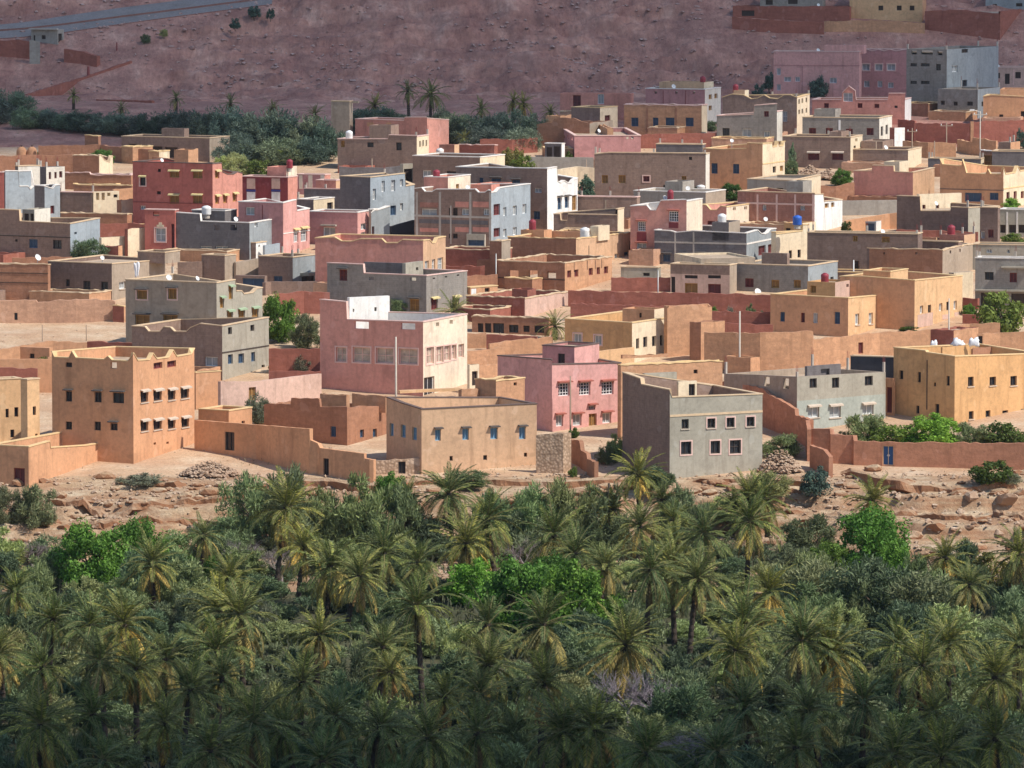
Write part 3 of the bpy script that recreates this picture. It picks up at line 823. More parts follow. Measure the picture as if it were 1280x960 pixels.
H('blue-grey shed with brown post below the grey garage house', 'BR', 293, 331, 334, 345, 366, 20, par=.2, win='L303,348,330,361,b')
W('brown block wall before the grey garage house', 'BR', [(332, 353, 370), (339, 352, 368), (397, 352, 368)], name='boundary_wall')
W('ruined red wall behind the dark green trees', 'RA', [(345, 368, 394), (380, 364, 392), (396, 365, 392), (412, 366, 392)], T=.6)
scallop = H('large brown-orange house with scalloped parapet', 'SA', 394, 529, 557, 301, 374, 18, colR='OP', cop='cop_o', par=1.2,
  pl=[(394, 298), (418, 297), (427, 302), (440, 302), (450, 299), (477, 299), (482, 304), (497, 304), (503, 300), (529, 301)],
  pr=[(529, 301), (537, 300), (540, 304), (544, 304), (547, 298), (557, 296)], win='R531,326,536,339,ws;R540,324,544,338,ws;R547,322,554,338,ws')
block = H('dark grey block house with stair tower in front of the scalloped house', 'GK', 409, 533, 584, 345, 395, 27, par=1.5, cop='cop_p', colR='GK',
  pl=[(409, 329), (454, 331), (455, 342), (533, 345)], pr=[(533, 345), (584, 339)],
  win='L424,337,434,351,mK;L512,374,524,389,oK;L461,346,467,350,T;L513,347,520,351,T;R539,373,547,387,mC;R566,371,574,384,mC;R541,347,544,349,k;R556,345,559,347,k;R571,343,574,345,k',
  wing=[dict(x0=503, xc=507, x1=529, yt=329, col='GL', k=.5, win='R520,334,523,338,k'), dict(x0=455, xc=503, x1=505, yt=329, col='GD', k=.75, name='roof_shelter')])
H('low house with rosy sunlit end and dark red side', 'RA', 583, 656, 714, 373, 398, 27, colR='LP', par=.9, cop='cop_t')
H('small orange cube house with one window and a white panel', 'OR', 580, 588, 622, 360, 380, 45, colR='OR', par=.2, cop='cop_o', win='R606,360,612,365,k', slab=[('R', 589, 361, 595, 371, 'WH', 'white_panel', .03)])
H('brown house with open parapet niches and five maroon windows', 'AB', 622, 706, 765, 329, 367, 27, colR='AD', par=2.2, cop='cop_t',
  win='L636,338,648,347,T;L661,338,672,347,T;L684,339,695,348,T;R709,338,714,347,m;R718,337,723,346,m;R736,335,741,344,m;R746,334,750,343,m;R755,333,760,342,m', band=[('L', 350, 'dark', .1)],
  pil=[('R', 717.5, 328, 340, 'dark', .09), ('R', 734, 326, 337, 'dark', .09), ('R', 744, 325, 336, 'dark', .09), ('R', 752, 324, 335, 'dark', .09)])
tanks_house = H('ochre-brown house with tanks and cream box on its roof', 'AB', 635, 720, 792, 299, 338, 27, colR='OP', par=.5, cop='cop_o',
  pr=[(720, 299), (792, 291)], win='R768,317,773,327,w;R780,315,786,326,b;R738,320,741,323,k;R752,319,755,322,k', pil=[('R', 736, 307, 325, 'dark', .12), ('R', 787, 301, 330, 'dark', .12)],
  wing=[dict(x0=651, xc=680, x1=690, yt=288, col='OR', k=.35), dict(x0=690, xc=726, x1=729, yt=290, col='OR', k=.5, name='roof_wall'), dict(x0=738, xc=748, x1=762, yt=283, col='CR', k=.35, name='roof_room')])
tank('maroon water tank on the left of the ochre-brown roof with the cream box', tanks_house, 665.5, 274, 287, 9, .4)
tank('white water tank beside the cream roof box', tanks_house, 731, 284, 297, 12, .3, 'whiteplastic')
H('low grey service house with smoke-white tank in the walled lane', 'GL', 776, 822, 826, 335, 352, 15, par=.15, win='L804,341,812,345,k;L832,342,836,345,k', cop='cop_t')
tank('square-looking white tank on the low grey service house', LAST, 813, 349, 360, 13, -.3, 'whiteplastic')
W('red wall in front of the low grey service house', 'RA', [(764, 347, 364), (838, 347, 364)])
pink_arch = H('pink house with arched maroon window panels and a maroon tank', 'PB', 788, 858, 878, 252, 327, 20, colR='PW', par=1.2, cop='cop_w', inner='WH',
  pl=[(788, 258), (808, 257), (813, 263), (820, 263), (826, 251), (858, 250)],
  win='L797,277,807,289,gM;L836,264,848,277,gM;L796,304,808,316,wM', slab=[('L', 796, 290, 808, 303, 'MR', 'maroon_panel', .03), ('L', 836, 278, 848, 285, 'MR', 'maroon_panel', .03), ('L', 796, 318, 808, 330, 'MR', 'maroon_panel', .03)])
tank('maroon water tank on top of the pink house with arched panels', pink_arch, 838, 237, 250, 8, .3)
pink_wing = H('coral house with cream sunlit wall and crenellated roof edge', 'PB', 876, 908, 947, 259, 296, 27, colR='PW', par=.9, cop='cop_o',
  pl=[(876, 256), (883, 257), (888, 263), (896, 263), (901, 258), (908, 259)], pr=[(908, 259), (947, 254)], win='R916,259,920,263,T;R930,258,934,262,T;R922,279,926,288,mW;R930,278,934,287,mW;R939,277,943,286,mW;L884,276,894,281,m')
grey_tall = H('dark grey house with stub tower and pale concrete bands', 'GD', 818, 933, 970, 291, 334, 20, colR='GB', par=.7, cop='cop_w',
  pl=[(818, 288), (838, 289), (845, 291), (866, 289), (890, 290), (933, 292)], pr=[(933, 292), (947, 288), (951, 292), (956, 293), (960, 291), (963, 287), (970, 286)],
  band=[('L', 305, 'concrete', .2), ('R', 305, 'cop_w', .2)], pil=[('L', 844, 290, 327, 'concrete', .2), ('L', 867, 290, 327, 'concrete', .2)],
  win='L829,318,838,327,bK;L849,318,857,327,bK;L872,317,882,327,wK;R948,307,957,319,m;R960,305,968,316,m',
  wing=[dict(x0=890, xc=911, x1=925, yt=278, col='GD', colR='BG', k=.0)])
tank('white water tank standing on the dark stub tower', grey_tall, 902.5, 267, 279, 11, .15, 'whiteplastic')
H('low shopfront house with two brown garage doors and dark vents', 'BR', 838, 912, 921, 332, 369, 20, colR='BG', par=.4, cop='cop_t', split=('L', 875, 343, 'LP'),
  win='L856,344,872,348,k;L885,344,901,348,k;L856,354,872,368,oD;L885,355,901,368,mD;L839,346,844,366,k',
  wing=[dict(x0=843, xc=876, x1=944, yt=323, col='CR', colR='BG', k=.75, th=72, name='roof_wall')])
grey_row = H('grey house with three maroon and wood windows right of the shopfront', 'GK', 920, 1010, 1047, 333, 369, 25, colR='GB', par=.4, cop='cop_t',
  win='L931,348,942,359,m;L964,350,974,360,o;L992,350,1001,360,o;R1038,346,1042,352,k', wing=[dict(x0=952, xc=984, x1=987, yt=317, col='BR', k=.2)])
tank('maroon tank at the corner of the orange house roof room', orange_tank, 1031, 341, 354, 10, .32)
dish('white satellite dish by the long red wall', grey_row, 947, 365, .45, -.1)
W('long red wall with rough top across the middle of the village', 'RA', [(710, 363, 384), (770, 365, 386), (850, 366, 388), (900, 367, 390), (965, 369, 392)])
W('second red wall just below the long red wall', 'RA', [(713, 379, 402), (795, 382, 404), (862, 384, 404)])
W('low red garden wall with agaves behind the adobe block', 'RA', [(888, 389, 408), (966, 390, 410)])
W('lower red garden wall beside the orange tank house', 'RA', [(888, 404, 424), (966, 406, 425)])
cream_y = H('cream-yellow house with a blue tank on the roof', 'CR', 964, 970, 1010, 291, 332, 52, colR='CR', par=.3, cop='cop_o', pr=[(970, 293), (1003, 289), (1003.5, 281), (1010, 281)], win='R986,313,990,323,d;R997,312,1001,322,d')
tank('bright blue water tank on the cream-yellow house', cream_y, 996.5, 269, 281, 11.5, .25, 'blueplastic')
H('low ochre annexe with dark door below the blue tank', 'OC', 980, 1003, 1020, 279, 318, 30, par=.2, win='L982,285,988,291,k', colR='CR')
terra = H('terracotta infill house with pale concrete frame and white end', 'TC', 922, 1018, 1053, 242, 293, 25, colR='WH', par=.6, cop='cop_t',
  pr=[(1018, 243), (1029, 243), (1030, 252), (1053, 250)], band=[('L', 256, 'cop_p', .22)], pil=[('L', 947, 243, 290, 'cop_p', .25), ('L', 971, 243, 290, 'cop_p', .25), ('L', 994, 243, 270, 'cop_p', .25), ('L', 1016.5, 243, 290, 'cop_p', .25)],
  win='L1000,257,1006,263,w;L953,256,958,263,w;R1031,254,1036,260,o;R1039,253,1043,259,o')
dish('small white dish on the terracotta infill house', terra, 957, 274, .3, -.03)
H('long dark brown house without windows behind the orange tank house', 'BD', 1009, 1147, 1153, 293, 348, 14, par=.3, cop='cop_t', win='L1066,295,1072,302,o;L1102,296,1112,303,o;L1068,326,1074,342,k')
pole('short white lamp post before the long dark brown house', 1067, 325, 350, .09, 'whiteplastic', lamp=False, name='lamp_post')
beige = H('beige sunlit house with a roof shelter, right of centre', 'AB', 1073, 1178, 1216, 312, 352, 25, colR='BG', par=1.1, cop='cop_t', pl=[(1073, 310), (1178, 313)], pr=[(1178, 313), (1216, 305)],
  win='L1104,315,1106,318,T;L1144,315,1147,318,T;R1187,313,1189,317,k;R1199,311,1201,315,k', wing=[dict(x0=1140, xc=1198, x1=1203, yt=303, col='BD', k=.55, name='roof_shelter', cop='cop_t'), dict(x0=1105, xc=1117, x1=1124, yt=304, col='AB', k=.5, name='roof_room')])
H('lower cream annexe under the beige sunlit house', 'BG', 1186, 1192, 1216.5, 341, 378, 50, colR='CR', par=.2)
brick_box = H('small red brick box with a maroon tank behind the beige house', 'TC', 1174, 1205, 1219, 294, 322, 28, colR='OP', par=.3)
tank('maroon tank on the small red brick box', brick_box, 1189, 281, 294, 10, .2)
H('brown house with a deep notch in its roofline', 'BD', 1121, 1210, 1249, 260, 305, 25, colR='GL', par=.5, cop='cop_t',
  pl=[(1121, 245), (1150, 246), (1151, 264), (1188, 264), (1189, 259), (1210, 260)], pr=[(1210, 260), (1249, 258)],
  wing=[dict(x0=1146, xc=1149, x1=1202, yt=243, col='CR', k=.6, th=60, name='roof_room', win='R1153,256,1157,263,m;R1170,256,1174,263,m;R1188,254,1192,261,m')])
H('narrow shade-brown tower house with one maroon window', 'BD', 1225, 1247, 1250, 260, 309, 20, par=.3, cop='cop_t', win='L1235,287,1242,297,m;L1226,289,1231,298,w')  # built for a shaded patch; its dark brown carries that shade
H('low arcaded grey house with pale roof at the right side', 'GL', 1249, 1310, 1316, 263, 298, 16, par=.3, cop='cop_w', win='L1250,281,1257,291,k;L1261,281,1270,291,k;L1273,281,1282,291,k', pil=[('L', 1259, 265, 294, 'cop_w', .2), ('L', 1271.5, 265, 294, 'cop_w', .2)])
H('upper grey house with flat parapet behind the grey garage house on the right', 'GL', 1216, 1305, 1310, 307, 340, 12, par=.4, win='L1233,311,1240,316,w;L1259,312,1262,316,w', cop='cop_t')
H('grey house with dark garages behind the round green tree', 'GK', 1219, 1312, 1316, 324, 388, 12, par=.3, cop='cop_w', win='L1231,340,1242,350,d;L1262,341,1271,353,m;L1226,366,1246,384,k;L1264,367,1285,385,k',
  slab=[('L', 1252, 333, 1290, 335, 'GL', 'canopy', .5), ('L', 1219, 362, 1290, 364, 'GL', 'canopy', .6)])
W('orange street wall with a pale top behind the dark brown house', 'OR', [(1058, 276, 292), (1112, 267, 286), (1121, 266, 286)])
H('blue-fronted street shed with white side', 'GB', 1066, 1095, 1109, 277, 290, 20, par=.15, colR='WH', win='L1068,279,1093,288,b')
terrac2 = H('terracotta house with a raised blank parapet in the middle', 'SA', 1067, 1141, 1168, 216, 256, 25, colR='OP', par=.6, cop='cop_t',
  pl=[(1067, 214), (1090, 214), (1090.5, 207), (1117, 208), (1117.5, 215), (1141, 216)], pr=[(1141, 216), (1168, 210)])
W('low terracotta wall left of the raised blank parapet', 'AB', [(1026, 232, 256), (1045, 233, 256), (1068, 228, 255)], name='boundary_wall')
W('grey lane wall below the terracotta house', 'GR', [(1050, 251, 270), (1121, 250, 268)], name='boundary_wall')
H('orange house with horned corners and an arched blue window', 'OR', 1175, 1254, 1310, 217, 264, 25, colR='CR', par=.8, cop='cop_o', band=[('L', 238, 'cop_k', .1), ('R', 236, 'cop_o', .14)],
  pl=[(1175, 199), (1178, 206), (1202, 208), (1203, 200), (1206, 209), (1208, 217), (1232, 218), (1235, 212), (1238, 218), (1251, 218), (1254, 210)],
  pr=[(1254, 210), (1257, 218), (1269, 216), (1272, 208), (1275, 214), (1310, 210)], win='L1206,241,1227,252,b;L1237,241,1248,250,b;R1258,240,1262,250,m;R1267,239,1271,249,m;R1276,239,1280,248,m')
# ============================================================ fourth row
red3 = H('tall dark red house with cream-hooded windows on the left', 'RD', 166, 266, 303, 205, 292, 25, colR='SA', par=.5, cop='cop_k',
  pr=[(266, 205), (277, 204), (278, 215), (284, 218), (292, 218), (297, 215), (303, 217)], band=[('L', 255, 'maroon', .1)],
  win='L175,221,182,232,dCf;L212,214,224,222,oC;L241,214,253,223,oC;L212,244,224,255,oC;L241,244,253,255,oC;L197,211,201,215,k;L196,239,201,243,k;L175,257,182,262,w;R269,214,274,223,oC;R269,245,274,255,oC;R279,244,284,254,oC;R291,242,296,252,oC')
maroon_h = H('maroon house with white panels and dark blue bands', 'MR', 302, 360, 372, 222, 265, 20, colR='SA', par=.8, cop='cop_p',
  slab=[('L', 308.5, 223, 319, 236, 'LP', 'pale_panel', .03), ('L', 308.5, 240, 319, 252, 'WH', 'white_panel', .03), ('L', 339.5, 223, 350, 236, 'LP', 'pale_panel', .03), ('L', 339.5, 240, 350, 252, 'WH', 'white_panel', .03),
        ('L', 308, 237, 319.5, 239.5, 'hoodB', 'blue_band', .06), ('L', 339, 237, 350.5, 239.5, 'hoodB', 'blue_band', .06)],
  wing=[dict(x0=334, xc=358, x1=371, yt=209, col='SA', colR='PW', k=.3)])
tank('maroon tank on the roof room of the maroon house', maroon_h, 362, 199, 210, 8, .4)
H('coral house with sunlit piers behind the maroon house', 'PD', 371, 406, 413, 219, 245, 22, colR='SA', par=.4, cop='cop_p', pil=[('L', 376, 219, 236, 'PW', .5), ('L', 388, 219, 236, 'PW', .6), ('L', 403, 219, 236, 'PW', .6)])  # piers painted pale to look sunlit against the shaded panels
pinkdark = H('rose pink house with stepped side wall and white arched windows', 'PD', 298, 354, 387, 254, 319, 25, colR='PK', par=.7, cop='cop_w',
  pr=[(354, 254), (370, 250), (371, 264), (387, 261)], band=[('R', 292, 'cop_w', .12)], pil=[('L', 328, 256, 310, 'maroon', .1)], win='L307,259,318,269,w;R367,287,373,303,wC;R376,285,384,302,wC')
slate = H('slate grey house with white roof slab and two open parapet holes', 'GD', 219, 312, 351, 279, 326, 25, colR='GB', par=1.4, cop='cop_w',
  pl=[(219, 266), (250, 268), (251, 277), (312, 279)], pr=[(312, 279), (351, 273)], win='L267,281,275,288,T;L288,281,296,288,T;L250,308,265,317,w;L269,308,285,318,w;R318,276,322,284,w;R341,274,344,281,w',
  wing=[dict(x0=240, xc=281, x1=296, yt=264, col='GD', k=.5, cop='cop_w')])
tank('white tank on the slate grey house', slate, 258, 257, 268, 12, .3, 'whiteplastic')
H('brown lean-to with grey shutter in front of the slate house', 'BR', 294, 320, 333, 304, 326, 25, colR='WH', par=.2, cop='cop_t', win='L297,309,304,320,b;R323,306,325,309,k')
W('white patterned fence wall beside the brown lean-to', 'BW', [(331, 307, 326), (350, 304, 324)], name='boundary_wall')
H('dark red house with a pointed white window', 'RD', 181, 219, 223, 263, 320, 18, par=.6, cop='cop_p', win='L191,265,199,270,T;L194,285,207,302,wf;L214,280,218,310,m', slab=[('L', 196, 281, 205, 284, 'CR', 'arch_head', .05), ('L', 198.5, 278, 202.5, 281, 'CR', 'arch_head', .05)])
rose = H('rose house with a pale shutter beside the light grey tall house', 'PD', 386, 447, 464, 266, 308, 20, colR='PK', par=.4, cop='cop_w', win='L404,284,419,296,w;R451,279,459,287,w;R451,290,458,300,w', slab=[('L', 402, 280.5, 421, 282.5, 'GL', 'hood', .5)])
H('small cream-sided grey house behind the rose house', 'GD', 371, 392, 418, 250, 282, 27, colR='CR', par=.2, cop='cop_w', win='R409,253,416,263,dD')
H('long charcoal-sided house behind the cream-sided grey house', 'GD', 380, 431, 433, 237, 268, 20, par=.4, cop='cop_p')
lightgrey = H('tall pale blue-grey house with plain sunlit side', 'GD', 425, 463, 518, 222, 293, 36, colR='BW', par=.4, cop='cop_t', pr=[(463, 222), (506, 217), (507, 233), (518, 231)],
  win='R466,236,470,250,w;R477,226,481,240,w;R489,225,494,239,w;R500,224,504,233,w;R488,257,495,269,b;R500,254,504,263,w')
W('dark yard wall painted as a shade triangle at the foot of the pale blue-grey house', 'CH', [(489, 283, 300), (518, 275, 297)], name='boundary_wall')  # charcoal colour stands for a triangle of shade here
H('small pale house with a door below the pale blue-grey house', 'GL', 461, 464, 487, 262, 305, 52, colR='GB', par=.3, cop='cop_w', pr=[(464, 266), (468, 263), (472, 263), (487, 258)], win='R464,283,468,298,mD')
brick = H('brick house with terracotta arches and scalloped white parapet', 'BR', 518, 614, 663, 239, 312, 24, colR='BW', par=.8, cop='cop_w',
  pl=[(518, 236), (527, 235), (531, 240), (540, 240), (545, 237), (594, 237), (598, 241), (606, 241), (610, 238), (614, 239)], pr=[(614, 241), (620, 240), (625, 235), (663, 230)],
  pil=[('L', 521, 240, 305, 'concrete', .3), ('L', 550, 240, 305, 'concrete', .3), ('L', 563.5, 257, 305, 'concrete', .2), ('L', 588, 240, 305, 'concrete', .3), ('L', 613, 240, 305, 'concrete', .35)],
  band=[('L', 272, 'concrete', .25)], slab=[('L', 525, 253, 548, 259, 'TC', 'arch_panel', .03), ('L', 569, 252, 586, 259, 'SA', 'arch_panel', .03), ('L', 591, 252, 611, 259, 'SA', 'arch_panel', .03), ('L', 525, 285, 548, 290, 'SA', 'arch_panel', .03), ('L', 569, 284, 586, 290, 'SA', 'arch_panel', .03), ('L', 591, 284, 611, 290, 'SA', 'arch_panel', .03),
      ('L', 524, 275, 610, 280, 'GD', 'spandrel', .025)],
  win='L561,260,563,270,k;L566,260,572,270,k;L577,261,586,269,w;L604,261,611,269,w;L527,261,546,270,w;L561,292,563,298,k;L566,292,572,298,k;R617,255,625,269,m;R629,259,633,270,w;R641,257,646,269,w;R653,255,658,267,w;R617,285,625,296,m;R629,286,633,296,w;R641,284,646,294,w',
  wing=[dict(x0=530, xc=560, x1=588, yt=222, col='SA', colR='PW', k=.4, cop='cop_w', win='R570,230,574,237,o'), dict(x0=588, xc=614, x1=640, yt=231, col='SA', colR='SA', k=.75, name='roof_wall')])
tank('maroon tank on the pink roof room of the brick house', brick, 545.5, 212, 223, 9, .45)
tower_white = H('tall grey house with pale horned side and small windows', 'BR', 570, 684, 722, 211, 290, 24, colR='WH', par=.5, cop='cop_w', pl=[(570, 209), (684, 211)],
  pr=[(684, 211), (696, 209), (697, 227), (701, 229), (705, 226), (710, 229), (714, 229), (717, 225), (722, 223)],
  win='L599,222,604,229,b;L614,223,626,230,bK;L640,225,650,232,bK;L668,235,677,241,w;L667,264,675,274,b;R697,247,702,262,bK;R706,246,711,260,bK;R715,244,721,263,o')
H('long brown house with cream sunlit end behind the brick house', 'BR', 516, 600, 631, 197, 240, 25, colR='CR', par=.5, cop='cop_w', win='L528,213,539,222,w;L558,214,570,222,d')
H('grey-brown house with a small white tank on its roof corner, below the red house', 'BR', 422, 521, 536, 171, 216, 18, colR='CR', par=.6, cop='cop_p', pl=[(422, 174), (485, 174), (486, 169), (521, 170)],
  win='L426,176,431,184,o;L459,178,467,184,d;L495,178,502,188,d;R524,176,526,184,d;R528,175,530,183,d;R532,175,534,183,d')
tank('white tank on the corner of the grey-brown roof', LAST, 436.5, 163, 174, 9, .1, 'whiteplastic')
W('dark scalloped grey wall below the grey-brown house', 'GD', [(424, 208, 230), (440, 210, 230), (460, 209, 230), (480, 210, 230), (503, 207, 229)], name='boundary_wall')
H('dark open garage with grey frame right of the scalloped grey wall', 'GL', 500, 504, 517, 205, 232, 50, par=.2, colR='GL', win='R505,211,516,229,kD')
redtop = H('red house with pale trim at the edge of the dark tree belt', 'SA', 444, 534, 561, 148, 192, 33, par=.6, cop='cop_p', colR='PB', pl=[(444, 149), (505, 151), (506, 147), (534, 147)], pr=[(534, 148), (561, 150)], slab=[('L', 459, 153, 467, 158, 'OR', 'plaster_patch', .02), ('L', 483, 153, 489, 158, 'OR', 'plaster_patch', .02)])
H('bare grey-brown tower house at the edge of the tree belt', 'BG', 414, 437, 441, 127, 186, 18, par=.2, cop='cop_t', wing=[dict(x0=440, xc=448, x1=449, yt=136, col='BG', k=.4)])
H('open red yard with a white sheet, right of the red house', 'RA', 571, 618, 622, 182, 202, 22, yard=True, cop='cop_p', name='courtyard', cat='courtyard')
redbox = H('small red brick roof box beside a white barrel', 'TC', 549, 568, 574, 181, 206, 25, colR='OP', par=.2)
tank('white barrel tank against the small red brick box', redbox, 550, 185, 197, 10, -.1, 'whiteplastic')
W('dark red field wall right of the tree belt', 'RA', [(600, 174, 192), (640, 174, 192), (672, 172, 190)])
porchhouse = H('long brown house with open porch bays at the top left of the village', 'BR', 152, 262, 287, 173, 202, 24, colR='BG', par=.4, cop='cop_t', win='L190,183,203,196,k;L206,184,222,197,k;L160,180,176,192,d')
H('small pale hut in front of the porch bays', 'AD', 186, 199, 212, 190, 208, 28, colR='CR', par=.2, cop='cop_o')
W('sunlit mud wall winding below the bare left hill', 'AB', [(48, 182, 200), (95, 181, 200), (126, 181, 200), (150, 184, 204), (192, 187, 206)])
H('square adobe tower room rising from the winding mud wall', 'AB', 106, 123, 126, 170, 199, 25, par=.2, cop='cop_o')
H('low pale adobe shed beside the square tower room', 'AD', 152, 166, 191, 184, 206, 40, colR='AD', par=.2, cop='cop_o')
W('long brown wall with a bright top at the far left', 'AB', [(-8, 195, 217), (55, 194, 216), (105, 193, 216)])
for k_, (x_, w_) in enumerate(((27, 12), (40, 12))):
    p_ = at(x_, 199)
    o_ = thing('clay_oven', ['left-hand rounded clay oven by the far left wall', 'right-hand rounded clay oven by the far left wall'][k_], 'oven', p_, 0, 'clay ovens')
    m_ = MB(); m_.lathe([(.72, -.5), (.75, .9), (.7, 1.25), (.5, 1.6), (.2, 1.78)], 14); link('dome', m_.mesh('dome', [M('claybrown')], True), o_)
    m_ = MB(); m_.lathe([(.14, 1.7), (.16, 1.95)], 8); link('vent', m_.mesh('vent', [M('dark')]), o_)
H('brown house with a scooped cream side wall', 'AB', 91, 124, 141, 195, 224, 25, colR='CR', par=.4, pr=[(124, 195), (126, 194), (130, 200), (137, 203), (140, 195), (141, 196)], win='', cop='cop_t')
H('pale house with two maroon windows at the far left', 'GD', 19, 23, 50, 208, 250, 58, colR='LW', par=.3, win='R28,214,31,223,m;R37,213,40,222,m', cop='cop_t')
H('pale house with three small windows behind the slate-blue house', 'GD', 49, 58, 81, 209, 246, 50, colR='LW', par=.3, win='R61,215,64,224,m;R68,215,71,223,m;R74,214,78,222,m')
H('slate-blue house with scooped roof edge at the far left', 'BW', 4, 7, 43, 215, 268, 56, colR='BW', par=.5, cop='cop_w', pr=[(7, 214), (23, 214), (24, 233), (35, 233), (38, 237), (43, 232)])
H('slate-blue house with dark recess and a maroon window', 'GD', 43, 56, 75, 233, 277, 48, colR='BW', par=.5, cop='cop_w', win='R63,257,68,267,m', pr=[(56, 233), (62, 235), (66, 236), (69, 232), (75, 231)])  # the recess is only the left face, coloured dark for its shade
H('dark red house cut off at the left edge of the view', 'RD', -30, 5, 8, 216, 268, 15, par=.5, cop='cop_p')
H('brown flat house with a bright white roof edge', 'AB', 80, 164, 168, 219, 240, 15, par=.2, cop='cop_p', pl=[(80, 216), (112, 216), (113, 219), (164, 219)])
H('long brown house with a thin pale ledge, left of the tall red house', 'AB', 92, 165, 168, 232, 256, 15, par=.3, cop='cop_o')
H('dark brown shed below the slate-blue houses', 'BD', 74, 115, 118, 241, 276, 16, par=.3, cop='cop_p')
H('roofless cream ruin with three open windows', 'CR', 113, 117, 149, 240, 276, 56, colR='CR', par=2.0, win='R120,241,124,250,T;R127,241,131,250,T;R134,241,138,245,T;R142,243,147,247,d')
H('pale rubble hut beside the tall red house', 'AB', 146, 152, 167, 250, 282, 50, colR='CR', par=.8, win='R155,268,160,272,k')
W('bright mud wall between the cream ruin and the tall red house', 'AD', [(142, 237, 262), (167, 235, 260)])
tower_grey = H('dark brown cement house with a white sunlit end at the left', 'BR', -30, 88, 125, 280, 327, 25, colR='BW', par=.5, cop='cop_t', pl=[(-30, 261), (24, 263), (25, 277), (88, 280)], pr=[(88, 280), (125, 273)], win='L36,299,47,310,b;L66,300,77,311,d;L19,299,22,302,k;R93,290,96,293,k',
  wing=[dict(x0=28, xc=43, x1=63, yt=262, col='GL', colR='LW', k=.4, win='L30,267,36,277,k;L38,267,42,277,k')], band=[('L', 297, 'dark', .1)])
H('cream field house with bright walls beside the shaggy green tree', 'CR', 124, 127, 157, 297, 322, 48, colR='CR', par=1.1)
H('roofless brown hut beside the dark red house with a pointed window', 'RA', 156, 160, 182, 286, 320, 40, colR='CR', par=1.2)
W('brown wall behind the roof of the low brown house', 'AB', [(15, 322, 340), (90, 321, 340)])
# ============================================================ far rows, middle and right
ochre_blue = H('wide tan house with blue windows in the far row', 'AD', 780, 877, 884, 132, 170, 14, colR='CR', par=.4, cop='cop_p', pl=[(780, 131), (877, 132)], win='L789,147,798,158,b;L816,147,823,158,b;L832,147,843,158,b;L857,147,867,158,b', pil=[('L', 809, 134, 165, 'AB', .3), ('L', 845, 134, 165, 'AB', .3)])
pink_top = H('pink and white house with pale roofline behind the blue-windowed house', 'PD', 807, 881, 901, 112, 158, 20, colR='LW', par=.4, cop='cop_w', win='L818,114,821,117,T;L844,114,847,117,T;L866,114,869,117,T;R886,118,890,124,o;R893,117,897,123,o;R886,132,890,138,o', pil=[('L', 829, 113, 140, 'maroon', .1), ('L', 857, 113, 140, 'maroon', .1)],
  wing=[dict(x0=824, xc=880, x1=892, yt=103, col='OP', colR='CR', k=.4)])
tank('maroon tank on the highest roof of the pink and white house', pink_top, 878.5, 95, 105, 7, .5)
W('red field wall below the tan blue-windowed house', 'RA', [(740, 168, 186), (800, 168, 186), (897, 166, 184)])
H('tan house with a lit end and red field wall in front', 'BR', 714, 750, 772, 135, 172, 29, colR='CR', par=.4, cop='cop_o', win='R756,144,763,153,m')
H('pinkish hill house with pale blue door in the shade', 'SA', 700, 788, 792, 117, 150, 10, par=.3, win='L747,117,755,130,wD;L716,119,726,134,m')
H('brown adobe house with stepped top above the pink low house', 'AB', 671, 737, 766, 154, 186, 22, colR='BG', par=.6, pl=[(671, 155), (690, 153), (693, 148), (716, 147), (724, 151), (737, 154)])
low_pink = H('long low pink house with white trim and a maroon tank', 'PD', 702, 718, 801, 170, 202, 86, colR='PD', par=.5, cop='cop_p', win='L704,169,706,173,T;L709,169,711,174,T;L714,170,716,175,T;R783,171,786,174,T;R789,171,792,174,T')
tank('maroon tank on the long low pink house', low_pink, 723, 161, 171, 8, .3)
H('arched porch house with white columns beside the long low pink house', 'GD', 681, 702, 706, 180, 205, 22, colR='WH', par=.2, cop='cop_w', win='L683,184,690,200,k;L692,183,700,200,k')
W('grey yard wall below the arched porch', 'GR', [(662, 196, 216), (742, 197, 216)], name='boundary_wall')
W('pale yard wall behind the pale horned house', 'CR', [(697, 212, 232), (722, 208, 230), (743, 210, 230)], name='boundary_wall')
grey_far = H('grey house with maroon window under the wavy-roofed house', 'GK', 896, 971, 978, 140, 186, 14, colR='LW', par=.4, cop='cop_p', pl=[(896, 145), (942, 143), (943, 132), (971, 130)], win='L903,160,912,171,d;L928,161,939,171,w;L955,164,962,174,w;L955,139,961,146,m')
wavy = H('brown house with wavy roofline and cream windowed side', 'BR', 903, 996, 1012, 123, 178, 17, colR='CR', par=.8, cop='cop_o',
  pl=[(903, 122), (915, 118), (929, 119), (939, 124), (947, 123), (955, 119), (962, 123), (972, 124), (980, 119), (988, 119), (996, 122)], pr=[(996, 122), (1012, 118)],
  win='L978,139,984,152,w;R998,124,1000,130,d;R1002,123,1004,129,d;R1007,122,1009,128,d;R998,137,1000,143,d;R1002,136,1004,142,d;R1007,135,1009,141,d', wing=[dict(x0=917, xc=931, x1=936, yt=113, col='OP', colR='CR', k=.4)])
tank('maroon tank above the wavy roofline', wavy, 919.5, 105, 115, 7, .5)
orange2 = H('burnt orange house with blue windows and pale crenellated side', 'OR', 879, 953, 981, 180, 238, 23, colR='CR', par=.8, cop='cop_o', pl=[(879, 186), (903, 187), (933, 186), (934, 179), (953, 180)],
  pr=[(953, 180), (965, 179), (966, 184), (971, 183), (972, 177), (974, 183), (979, 182), (980, 177), (981, 177)], win='L889,204,897,217,b;L916,205,924,217,b;R966,208,970,216,d;R975,207,979,214,o', band=[('R', 205, 'cop_o', .15)])
